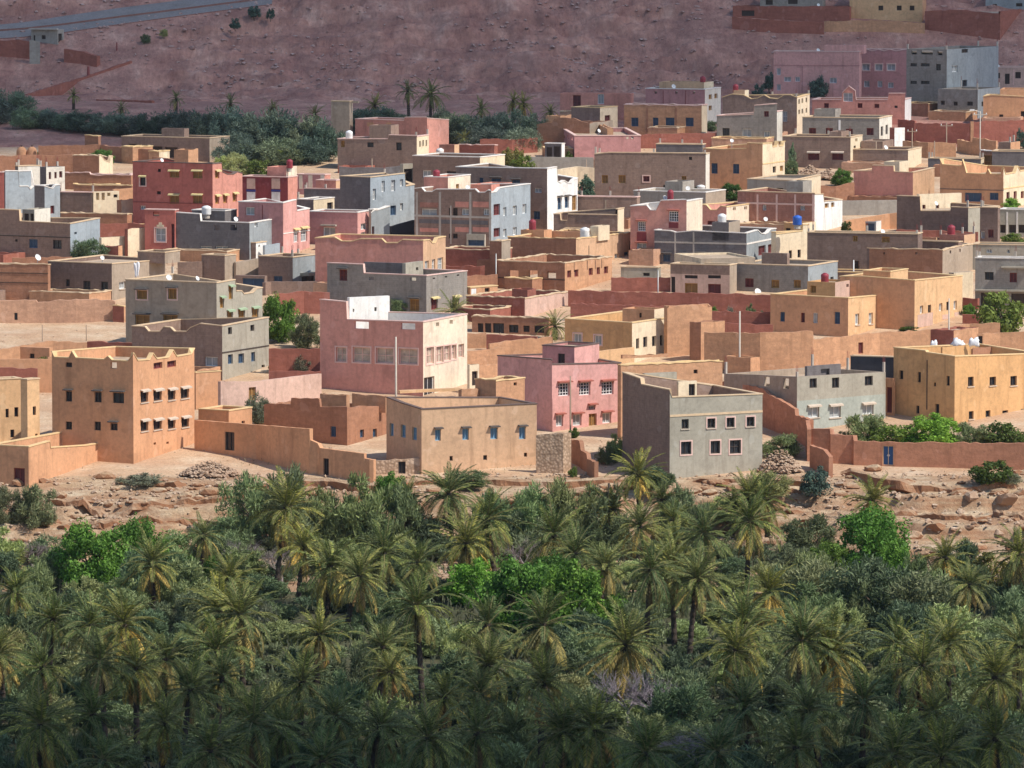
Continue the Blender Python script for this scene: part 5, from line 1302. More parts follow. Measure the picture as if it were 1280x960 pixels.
def scatter(n, x0, x1, y0, y1, keep=None):
    X, Y = rs.uniform(x0, x1, n), rs.uniform(y0, y1, n)
    if keep is not None:
        k = keep(X, Y); X, Y = X[k], Y[k]
    return np.stack([X, Y, ground_z(X, Y)], -1)
stones('bank_stones', scatter(13000, -58, 58, 566, 603, lambda X, Y: fbm(X * .2, Y * .3, 3) + rs.uniform(-.6, .5, len(X)) > 0), m_stone, .06, .34)
m_vs = strata_mat('village_stone', [(.3, (.42, .28, .19)), (.7, (.6, .47, .34))], .6, (.38, .25, .17), .1)
stones('village_stones', scatter(4500, -75, 75, 605, 985), m_vs, .06, .2, seed=4)
stones('hill_stones', scatter(4500, -92, 92, 986, 1040, lambda X, Y: fbm(X * .07 + 3, Y * .16, 3) + rs.uniform(-.5, .35, len(X)) > 0), m_hs, .1, .5, seed=5)
def cliff(name, path, seed, hgt=1.0):
    P = [ground_hit(*p) for p in path]
    pts = []
    for p, q in zip(P, P[1:]):
        n = max(1, int((q - p).length / .45))
        pts += [p.lerp(q, k / n) for k in range(n)]
    pts.append(P[-1])
    rr = random.Random(seed); rows = []
    prof = [(-3.2, -.25), (-1.6, .1), (-.3, .32), (.38, .26), (.42, -.12), (-.3, -.34), (-.2, -.8), (.18, -.95), (.1, -1.35), (.7, -2.2)]
    for i, p in enumerate(pts):
        s = i * .45
        z0 = float(ground_z(p.x, p.y))
        big = float(fbm(np.array([s * .13 + seed]), np.array([2.0 * seed]), 3)[0]) * 2.4
        fade = min(1, i / 6, (len(pts) - 1 - i) / 6)
        r = []
        for j, (o_, z_) in enumerate(prof):
            nz = float(fbm(np.array([s * .8 + j * 7.1]), np.array([seed + j * .7]), 3)[0])
            k = hgt * (1 + .45 * float(fbm(np.array([s * .2 + 3.3]), np.array([seed * 1.7]), 2)[0]))
            r.append((p.x, p.y - (o_ * (.7 + .6 * k) + big + nz * .55 * (0 if j == 0 else 1)), z0 + (z_ * k * (fade if z_ > -.2 else 1)) + nz * .16 - (1 - fade) * .5))
        rows.append(r)
    mb = MB()
    for a_, b_ in zip(rows, rows[1:]):
        for j in range(len(prof) - 1): mb.quad(a_[j], b_[j], b_[j + 1], a_[j + 1])
    o = link(name, mb.mesh(name, [m_bank])); o['kind'] = 'structure'
    return o
cliff('rock_ledge', [(30, 624), (110, 634), (200, 636), (290, 622), (350, 612)], 3, 1.7)
cliff('rock_ledge', [(-10, 652), (60, 654), (130, 660), (230, 654), (300, 642)], 5, 1.7)
cliff('rock_ledge', [(330, 604), (400, 606), (470, 612), (530, 608), (620, 606), (700, 610), (770, 604), (840, 612)], 8, 2.0)
cliff('rock_ledge', [(840, 604), (900, 604), (960, 602), (1010, 610), (1050, 618)], 12, 1.6)
cliff('rock_ledge', [(1040, 590), (1090, 602), (1140, 612), (1190, 618), (1235, 612), (1290, 604)], 15, 2.2)
cliff('rock_ledge', [(1130, 640), (1180, 648), (1240, 644), (1300, 650)], 19, 1.2)
def heap(label, cx, cy, wpx, hpx, n, m, s0, s1, seed):
    p = at(cx, cy)
    k = F / p.y; w, h = wpx / k / 2, hpx / k
    rr = np.random.RandomState(seed)
    u, a = np.sqrt(rr.rand(n)), rr.uniform(0, 6.28, n)
    pts = np.stack([p.x + w * u * np.cos(a), p.y + w * .6 * u * np.sin(a), p.z + h * (1 - u) ** .7 * rr.uniform(.75, 1, n) - .05], -1)
    o = stones('rubble_heap', pts, m, s0, s1, 'thing', seed)
    del o['kind']
    return tag(o, label, 'rubble heap')
heap('heap of orange rubble stones beside the three-storey orange house', 262, 594, 74, 20, 420, m_stone, .15, .34, 8)
heap('pale rubble heap behind the terracotta boundary, left mound', 1012, 222, 34, 17, 260, m_vs, .2, .5, 9)
heap('pale rubble heap behind the terracotta boundary, right mound', 1036, 224, 30, 15, 220, m_vs, .2, .5, 10)
heap('rubble slope spilling beside the three-storey grey cement house', 975, 590, 54, 34, 420, m_stone, .12, .34, 11)
heap('pale clay heap in the building site, left of the lamp pole', 1228, 186, 30, 8, 160, m_vs, .2, .45, 12)
heap('wide pale clay heap in the building site, right of the lamp pole', 1262, 186, 34, 9, 170, m_vs, .2, .45, 13)

# ============================================================ leaves and trees
def leaf_mat(name, col, var=.45, trans=.25, dry=None):
    m = bpy.data.materials.new(name); m.use_nodes = True
    nt = m.node_tree
    for n in list(nt.nodes): nt.nodes.remove(n)
    out = nt.nodes.new('ShaderNodeOutputMaterial')
    geo = nt.nodes.new('ShaderNodeNewGeometry')
    oi = nt.nodes.new('ShaderNodeObjectInfo')
    c = ramp(nt, geo.outputs['Random Per Island'], [(0, mul(col, 1 - var)), (.55, col), (1, dry or mul(col, 1 + var))])
    c = mixc(nt, 1.0, c, ramp(nt, oi.outputs['Random'], [(0, (.6, .66, .68)), (.5, (.95, .95, .95)), (1, (1.6, 1.45, 1.15))]), 'MULTIPLY')
    c = mixc(nt, 1.0, c, oi.outputs['Color'], 'MULTIPLY')
    d = nt.nodes.new('ShaderNodeBsdfPrincipled'); d.inputs['Roughness'].default_value = .62; d.inputs['Specular IOR Level'].default_value = .25
    t = nt.nodes.new('ShaderNodeBsdfTranslucent')
    mx = nt.nodes.new('ShaderNodeMixShader'); mx.inputs[0].default_value = trans
    nt.links.new(c, d.inputs['Base Color']); nt.links.new(c, t.inputs['Color'])
    nt.links.new(d.outputs[0], mx.inputs[1]); nt.links.new(t.outputs[0], mx.inputs[2]); nt.links.new(mx.outputs[0], out.inputs[0])
    return m
LM = {'olive': leaf_mat('olive_leaf', (.25, .29, .135), .45, .22), 'tam': leaf_mat('tamarisk_leaf', (.205, .265, .125), .45, .22), 'green': leaf_mat('bright_leaf', (.145, .28, .045), .5, .3),
      'dark': leaf_mat('dark_leaf', (.12, .19, .13)), 'belt': leaf_mat('belt_leaf', (.17, .225, .155), .4, .3), 'fresh': leaf_mat('fresh_leaf', (.14, .20, .04), .4, .3), 'yellow': leaf_mat('yellowish_leaf', (.26, .25, .06), .4, .3),
      'pale': leaf_mat('pale_leaf', (.26, .27, .17)), 'agave': leaf_mat('agave_leaf', (.16, .22, .15))}
m_bark = flat_mat('bark', (.13, .095, .07), .95, .05, 0, .3)
m_twig = flat_mat('bare_twig', (.26, .215, .20), .95, .05, 0, .3)
def quads_mesh(name, P, A, B, m):
    """leaf quads at P with half axes A and B"""
    n = len(P)
    v = np.stack([P - A - B, P + A - B * .4, P + A * 1.2 + B * .4, P - A + B], 1).reshape(-1, 3)
    f = np.arange(n * 4).reshape(-1, 4)
    me = bpy.data.meshes.new(name)
    me.vertices.add(n * 4); me.vertices.foreach_set('co', v.ravel().astype(np.float32))
    me.loops.add(n * 4); me.loops.foreach_set('vertex_index', f.ravel().astype(np.int32))
    me.polygons.add(n); me.polygons.foreach_set('loop_start', np.arange(0, n * 4, 4, dtype=np.int32))
    me.materials.append(m); me.update(calc_edges=True)
    return me
def crown_mesh(name, m, seed, clumps, leaves, size, feathery=False, cr=.3):
    rr = np.random.RandomState(seed)
    c = rr.normal(size=(clumps, 3)); c /= np.linalg.norm(c, axis=1)[:, None]
    c *= rr.uniform(.35, .92, (clumps, 1)) ** .8
    c[:, 2] = np.where(c[:, 2] < -.35, c[:, 2] * .5, c[:, 2])
    rad_ = cr * rr.uniform(.6, 1.25, clumps)
    idx = np.repeat(np.arange(clumps), leaves)
    d = rr.normal(size=(len(idx), 3)); d /= np.linalg.norm(d, axis=1)[:, None]
    P = c[idx] + d * rad_[idx][:, None] * rr.uniform(.45, 1.08, (len(idx), 1))
    if feathery:
        A = d * .7 + np.array([0, 0, .5]) * rr.uniform(.3, 1.2, (len(idx), 1)) + rr.normal(size=(len(idx), 3)) * .4
    else: A = np.cross(d + rr.normal(size=(len(idx), 3)) * .45, rr.normal(size=(len(idx), 3)))
    A /= np.linalg.norm(A, axis=1)[:, None]
    B = np.cross(A, d + rr.normal(size=(len(idx), 3)) * (.6 if feathery else .45)); B /= np.linalg.norm(B, axis=1)[:, None]
    s = size * rr.uniform(.6, 1.4, (len(idx), 1))
    return quads_mesh(name, P, A * s * (1.5 if feathery else 1), B * s * (.42 if feathery else .75), m)
CROWN = {}
def crowns(kind):
    if kind not in CROWN:
        cfg = {'olive': (56, 130, .038, True, .25), 'tam': (60, 140, .038, True, .24), 'green': (95, 190, .027, False, .21), 'dark': (36, 90, .055, False, .3), 'belt': (50, 130, .036, True, .27), 'fresh': (34, 90, .055, False, .3),
               'yellow': (34, 80, .055, False, .3), 'pale': (46, 80, .05, True, .27)}[kind]
        CROWN[kind] = [crown_mesh('crown_' + kind, LM[kind], 100 + 7 * i + len(kind), *cfg) for i in range(4 if kind in ('olive', 'tam') else 3)]
    return CROWN[kind]
def trunk_mesh(seed, h, r):
    rr = random.Random(seed); mb = MB()
    p = Vector((0, 0, -.4)); top = Vector((rr.uniform(-.2, .2), rr.uniform(-.2, .2), h * .55))
    mb.tube(p, top, r, r * .7, 7)
    for k in range(5):
        a = 6.28 * k / 5 + rr.uniform(-.4, .4)
        e = top + Vector((math.cos(a) * h * .32, math.sin(a) * h * .32, h * rr.uniform(.2, .42)))
        mb.tube(top, e, r * .55, r * .18, 5)
        mb.tube(e, e + Vector((math.cos(a + .6) * h * .16, math.sin(a + .6) * h * .16, h * .16)), r * .2, r * .06, 4)
    return mb.mesh('trunk', [m_bark], True)
TR = [trunk_mesh(i, 1.0, .055) for i in range(4)]
def tree_at(p, w, h, kind, label, group, name='tree', cat='tree', sy=1.0):
    """p ground point; crown w wide and h tall overall"""
    o = thing(name, label, cat, p, R.uniform(0, 6.28), group)
    t = link('trunk', R.choice(TR), o); t.scale = (h, h, h)
    c = link('crown', R.choice(crowns(kind)), o)
    low = True
    c.color = (*[k_ * R.uniform(.93, 1.07) for k_ in (lambda q: (q, q, q))(R.uniform(.72, 1.12))], 1)
    if low: t.scale = (h * .6, h * .6, h * .6)
    c.scale = (w / 2 * 1.0, w / 2 * sy, h * (.62 if low else .46))
    c.location = (0, 0, h * (.36 if low else .54))
    return o
def tree_px(px, ytop, ybase, wpx, kind, label, group='trees and bushes of the village', name='tree', cat='tree', Y=None):
    p = at(px, ybase) if Y is None else at_y(px, ybase, Y)
    s = F / p.y
    return tree_at(p, wpx / s, (ybase - ytop) / s, kind, label, group, name, cat)
def grove_pt(px, py, h):
    """floor point under something at height h over the grove floor that shows at this pixel"""
    d = ray(px, py)
    t = (FLOOR + h - CZ) / d.z
    x, y = d.x * t, d.y * t
    return Vector((x, y, max(FLOOR, float(ground_z(x, y))) if y > 560 else FLOOR))
def palm_h(px, py, h):
    d = ray(px, py)
    return max(h, CZ + d.z / d.y * 586.0 - FLOOR)
# ---- trees of the village
for a in [
 (348, 364, 428, 52, 'green', 'dense dark green tree beside the yellow-windowed house'), (384, 390, 436, 46, 'olive', 'dull olive tree between dense green tree and large pink house'),
 (362, 444, 464, 22, 'fresh', 'small bright bush in the garden behind the red wall'), (347, 440, 464, 26, 'green', 'fresh green bush left of the small bright bush behind the red wall'), (378, 444, 466, 22, 'pale', 'pale leafy bush in the garden behind the red wall'),
 (325, 490, 532, 40, 'pale', 'wispy grey-green bush before the pale pink wall'), (310, 490, 512, 14, 'fresh', 'small fresh plant by the small door in the pale pink wall'),
 (1254, 360, 418, 72, 'fresh', 'round green tree before the grey garages on the right'), (1211, 379, 394, 20, 'green', 'small bright bush between the stepped red walls'), (1136, 407, 415, 26, 'fresh', 'low strip of fresh green below the peeling orange house'),
 (112, 297, 328, 48, 'tam', 'shaggy dark green tree at the corner of the white-ended house'), (54, 440, 478, 20, 'fresh', 'yellow-green bush by the low brown outbuilding'),
 (296, 190, 222, 38, 'olive', 'grey olive tree behind the tall dark red house'), (278, 194, 216, 26, 'olive', 'smaller grey olive tree left of the grey olive tree by the red house'), (322, 196, 222, 36, 'fresh', 'bright garden hedge behind the maroon house'), (352, 184, 206, 34, 'fresh', 'fresh green trees before the dark red box house'),
 (395, 176, 196, 34, 'fresh', 'light green bush beside the bare tower house'), (310, 176, 204, 30, 'tam', 'hazy green shrub near the dark belt'),
 (128, 186, 206, 34, 'green', 'bright green garden tree behind the scooped cream wall'), (52, 186, 196, 20, 'fresh', 'small green shrub behind the clay ovens'),
 (640, 180, 214, 30, 'yellow', 'yellow-green tree before the dark red field wall'), (652, 192, 216, 36, 'fresh', 'bright leafy hedge under the yellow-green tree'), (708, 188, 202, 16, 'fresh', 'small green plant by the arched porch'),
 (733, 218, 248, 24, 'dark', 'dark rounded tree at the corner of the huge blank house'), (913, 227, 250, 34, 'green', 'vivid green round bush below the burnt orange house'), (862, 229, 248, 24, 'tam', 'grey bush leaning on the huge blank house'), (952, 230, 248, 26, 'olive', 'dull bush beside the dark arch of the cream-ended house'),
 (990, 178, 212, 11, 'dark', 'small dark cypress before the wide maroon windows'), (987, 198, 222, 22, 'tam', 'grey-green shrub at the foot of the small dark cypress'), (1052, 210, 232, 30, 'green', 'green garden bush behind the low terracotta wall'),
 (1257, 245, 262, 36, 'green', 'leafy green bush before the arched blue window'), (1266, 290, 304, 34, 'fresh', 'yellowish hedge before the arcaded grey house'), (1058, 274, 292, 14, 'fresh', 'tiny yellow-green bush by the orange street wall'),
 (889, 150, 164, 22, 'tam', 'soft grey bush behind the tan blue-windowed house'), (948, 104, 126, 20, 'dark', 'dark bush in the shade left of the long pink house'), (1023, 94, 122, 26, 'dark', 'dark leafy tree before the long shaded pink house'), (912, 384, 404, 22, 'pale', 'pale agave clump before the long red wall'), (938, 378, 402, 14, 'tam', 'spindly plant between the agaves'), (954, 388, 406, 20, 'pale', 'second pale agave clump near the orange tank house'), (962, 90, 112, 18, 'dark', 'small dark bush beside the long shaded pink house'),
 (1277, 160, 186, 16, 'dark', 'dark shrub cut by the right edge at the building site'), (891, 382, 402, 20, 'green', 'green bush among the agaves'), (1238, 308, 322, 18, 'dark', 'small dark plant on the wall of the upper grey house'),
 (577, 448, 470, 20, 'tam', 'grey shrub before the lower mud wall right of the pink house'), (1082, 514, 562, 60, 'tam', 'blue-green bush against the unfinished grey house'), (1112, 526, 560, 74, 'fresh', 'low spreading garden bush behind the blue door wall'),
 (1163, 516, 562, 86, 'green', 'broad vivid green bush behind the wall right of the blue door'), (1214, 526, 560, 54, 'olive', 'olive bush right of the broad vivid green bush'), (1262, 524, 560, 70, 'fresh', 'pale green bush under the ochre house'), (1056, 538, 560, 30, 'tam', 'small blue-green bush at the left end of the garden behind the blue door wall'),
 (770, 540, 576, 26, 'tam', 'spiky grey-green shrub below the pink house door'), (757, 556, 580, 30, 'olive', 'low weedy bush on the rough slope below the pink house'), (716, 533, 548, 18, 'fresh', 'weeds growing at the foot of the slim brown pole'),
 (1237, 572, 606, 62, 'fresh', 'spiky green prickly shrub on the bank below the red wall'), (1018, 582, 618, 40, 'dark', 'dark bush in the gully under the broken wall stub'), (1262, 590, 606, 30, 'pale', 'smaller pale shrub right of the spiky green prickly shrub'),
 (490, 588, 640, 52, 'green', 'bright green bush at the cliff foot under the rubble wall'), (176, 590, 606, 60, 'pale', 'dry straw-coloured scrub on the bank by the courtyard'), (716, 582, 596, 12, 'fresh', 'small flowering bush at the end of the dry stone wall'),
 (500, 372, 392, 30, 'tam', 'grey roof-garden shrub beside the dark grey block house'), (318, 6, 22, 18, 'dark', 'dark green bush beside the hill road'), (338, 10, 24, 12, 'dark', 'smaller dark bush by the hill road'), (294, 22, 36, 14, 'dark', 'third bush below the hill road'), (205, 36, 46, 12, 'olive', 'small scrub tuft under the track'), (182, 42, 54, 16, 'olive', 'scrub tuft between hut and track')]:
    tree_px(*a, name='tree' if 'tree' in a[5] else 'bush', cat='tree' if 'tree' in a[5] else 'bush')
# ---- the dark belt between hill and village
BELT = [(12, 104, 146, 40), (-14, 112, 150, 44), (38, 128, 156, 34), (62, 130, 156, 30), (84, 134, 158, 32), (106, 132, 160, 34), (130, 136, 162, 34), (152, 134, 164, 36), (176, 136, 166, 36), (198, 134, 168, 34), (222, 132, 170, 38), (246, 130, 174, 40), (268, 128, 180, 42),
        (292, 128, 184, 44), (314, 134, 188, 44), (338, 130, 190, 46), (362, 132, 192, 44), (384, 138, 194, 40), (404, 142, 196, 36), (300, 160, 200, 40), (346, 164, 202, 44), (388, 166, 200, 36), (330, 150, 190, 50), (466, 126, 160, 44), (488, 130, 162, 40), (566, 134, 176, 40), (590, 136, 178, 44), (616, 134, 178, 44),
        (642, 130, 176, 40), (664, 136, 176, 36), (690, 140, 172, 34), (552, 128, 170, 30), (604, 150, 184, 40), (650, 152, 184, 36), (445, 134, 160, 26)]
for i, (x, a, b, w) in enumerate(BELT):
    tree_px(x, a + 5, b + 5, w * 1.7, 'belt', 'dark green tree in the shaded belt ' + ('left of the bare tower house' if x < 425 else 'right of the bare tower house'), 'dark trees of the shaded belt ' + ('left' if x < 425 else 'right'), 'tree', 'bush')
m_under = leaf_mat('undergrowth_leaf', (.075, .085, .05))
rs2 = np.random.RandomState(21)
n_ = 60000
X_, Y_ = rs2.uniform(-70, 70, n_), rs2.uniform(385, 586, n_)
k_ = (fbm(X_ * .12, Y_ * .12, 3) + rs2.uniform(-.5, .5, n_) > -.2) & (ground_z(X_, Y_) < FLOOR + .6)
X_, Y_ = X_[k_], Y_[k_]
P_ = np.stack([X_, Y_, ground_z(X_, Y_) + rs2.uniform(.05, 1.2, len(X_))], -1)
A_ = rs2.normal(size=P_.shape) * .3 + np.array([0, 0, .7]); A_ /= np.linalg.norm(A_, axis=1)[:, None]
B_ = np.cross(A_, rs2.normal(size=P_.shape)); B_ /= np.linalg.norm(B_, axis=1)[:, None]
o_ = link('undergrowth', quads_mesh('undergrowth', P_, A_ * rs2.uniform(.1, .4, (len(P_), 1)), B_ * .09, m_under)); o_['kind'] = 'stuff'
n_ = 5000
X_, Y_ = rs2.uniform(-60, 60, n_), rs2.uniform(566, 612, n_)
k_ = fbm(X_ * .25 + 9, Y_ * .3, 3) > .12
X_, Y_ = X_[k_], Y_[k_]
P_ = np.stack([X_, Y_, ground_z(X_, Y_) + rs2.uniform(.0, .3, len(X_))], -1)
A_ = rs2.normal(size=P_.shape) * .4 + np.array([0, 0, .7]); A_ /= np.linalg.norm(A_, axis=1)[:, None]
B_ = np.cross(A_, rs2.normal(size=P_.shape)); B_ /= np.linalg.norm(B_, axis=1)[:, None]
o_ = link('dry_grass', quads_mesh('dry_grass', P_, A_ * rs2.uniform(.05, .13, (len(P_), 1)), B_ * .04, leaf_mat('dry_grass_blade', (.42, .34, .2)))); o_['kind'] = 'stuff'

# ============================================================ date palms
PM = {'g': leaf_mat('palm_leaflet', (.155, .195, .06), .6, .2, (.36, .36, .12)), 'y': leaf_mat('yellowing_palm_leaflet', (.36, .28, .09), .45, .2, (.52, .40, .13)), 'd': leaf_mat('dead_palm_leaflet', (.30, .19, .09), .35, .1, (.44, .28, .13))}
m_rach = flat_mat('palm_rachis', (.26, .23, .10), .7, .2)
m_ptrunk = strata_mat('palm_trunk', [(.3, (.085, .06, .045)), (.7, (.17, .125, .09))], 2.0, (.06, .045, .035), .1, (2, 2, 9))
def frond_mesh(seed, c, m, droop=.25, twist=0):
    rr = random.Random(seed)
    mb = MB()
    n = 12
    pts = []; x = z = 0.0
    for i in range(n + 1):
        s = i / n; pts.append((x, z, -c * s ** 1.25))
        a = -c * s ** 1.25; x += math.cos(a) / n; z += math.sin(a) / n
    for i in range(n):
        r0, r1 = .014 * (1 - i / n) + .003, .014 * (1 - (i + 1) / n) + .003
        (xa, za, _), (xb, zb, _) = pts[i], pts[i + 1]
        mb.quad((xa, -r0, za), (xb, -r1, zb), (xb, r1, zb), (xa, r0, za), 1)
        mb.quad((xa, 0, za + r0), (xb, 0, zb + r1), (xb, 0, zb - r1), (xa, 0, za - r0), 1)
    k = 25
    for j in range(k):
        s = .14 + .85 * j / (k - 1)
        i = min(n - 1, int(s * n)); fr = s * n - i
        px_, pz_ = pts[i][0] + (pts[i + 1][0] - pts[i][0]) * fr, pts[i][1] + (pts[i + 1][1] - pts[i][1]) * fr
        a = pts[i][2]
        L = .145 * math.sin(math.pi * (.18 + .74 * s)) ** .7 * rr.uniform(.85, 1.15)
        fw = .55 + .5 * s
        for sd in (-1, 1):
            up = rr.uniform(.15, .5) - droop
            d = Vector((math.cos(a) * fw - math.sin(a) * up, sd * 1.0, math.sin(a) * fw + math.cos(a) * up)).normalized()
            p = Vector((px_, 0, pz_)); tip = p + d * L + Vector((0, 0, -L * droop * .8))
            w = Vector((math.cos(a), 0, math.sin(a))) * .016
            mid = p + d * L * .5
            b = len(mb.v); mb.v += [tuple(p), tuple(mid + w), tuple(tip), tuple(mid - w)]; mb.f.append((b, b + 1, b + 2, b + 3)); mb.m.append(0)
    return mb.mesh('frond', [m, m_rach])
FR = {'g': [frond_mesh(i, c, PM['g']) for i, c in enumerate((.45, .8, 1.15, 1.45, 1.75))], 'y': [frond_mesh(10 + i, c, PM['y'], .35) for i, c in enumerate((.5, .9, 1.2, 1.5))], 'd': [frond_mesh(20 + i, c, PM['d'], .6) for i, c in enumerate((.5, .8))]}
def ptrunk(seed, lean):
    rr = random.Random(seed); n = 26; m = 9
    mb = MB(); ring = []
    for i in range(n + 1):
        z = i / n
        r = (.26 - .07 * z + (.1 * max(0, .08 - z) / .08)) * (1.13 if i % 2 else .9) * (1 + .5 * max(0, z - .93) / .07)
        ox = lean * z ** 1.6
        ring.append([(ox + r * math.cos(6.283 * k / m + (i % 2) * .35) * rr.uniform(.93, 1.07), r * math.sin(6.283 * k / m + (i % 2) * .35), z) for k in range(m)])
    for i in range(n):
        for k in range(m): mb.quad(ring[i][k], ring[i][(k + 1) % m], ring[i + 1][(k + 1) % m], ring[i + 1][k])
    return mb.mesh('trunk', [m_ptrunk])
PT = [(l, ptrunk(i, l)) for i, l in enumerate((0, .5, -.5, .9))]
def palm(label, p, h, L, nf=34, ny=6, nd=4, group='date palms of the grove', lean=None, upright=0.0):
    o = thing('date_palm', label, 'palm tree', p, R.uniform(0, 6.28), group)
    o.rotation_euler = (R.uniform(-.1, .1), R.uniform(-.1, .1), R.uniform(0, 6.28))
    ln, me = PT[R.randrange(4) if lean is None else lean]
    t = link('trunk', me, o); t.scale = (1, 1, h)
    top = Vector((ln, 0, h))
    N = nf + ny + nd
    tint = R.choice(((1, 1, 1, 1), (1.22, 1.1, .85, 1), (.72, .82, .85, 1), (.85, .92, .8, 1), (1.1, 1.05, .95, 1)))
    sag = R.uniform(-12, 14)
    for i in range(N):
        az = i * 2.39996 + R.uniform(-.25, .25)
        q = i / max(1, nf + ny - 1)
        if i < nf: el = 84 - (122 + sag - upright * 40) * min(1, q) ** .9 + R.uniform(-11, 11); ms = FR['g']; me = ms[min(4, int(q * 4.2 + R.random() * .8))]
        elif i < nf + ny: el = R.uniform(-60, -12); me = R.choice(FR['y'])
        else: el = R.uniform(-82, -48); me = R.choice(FR['d'])
        f = link('frond', me, o)
        s = L * R.uniform(.86, 1.1) * (.72 if i < 5 else 1) * (.8 if i >= nf + ny else 1)
        f.color = tint
        f.location = top + Vector((0, 0, R.uniform(-.25, .1) - .25 * q))
        f.rotation_euler = (R.uniform(-.35, .35), -rad(el), az)
        f.scale = (s, s, s)
    return o
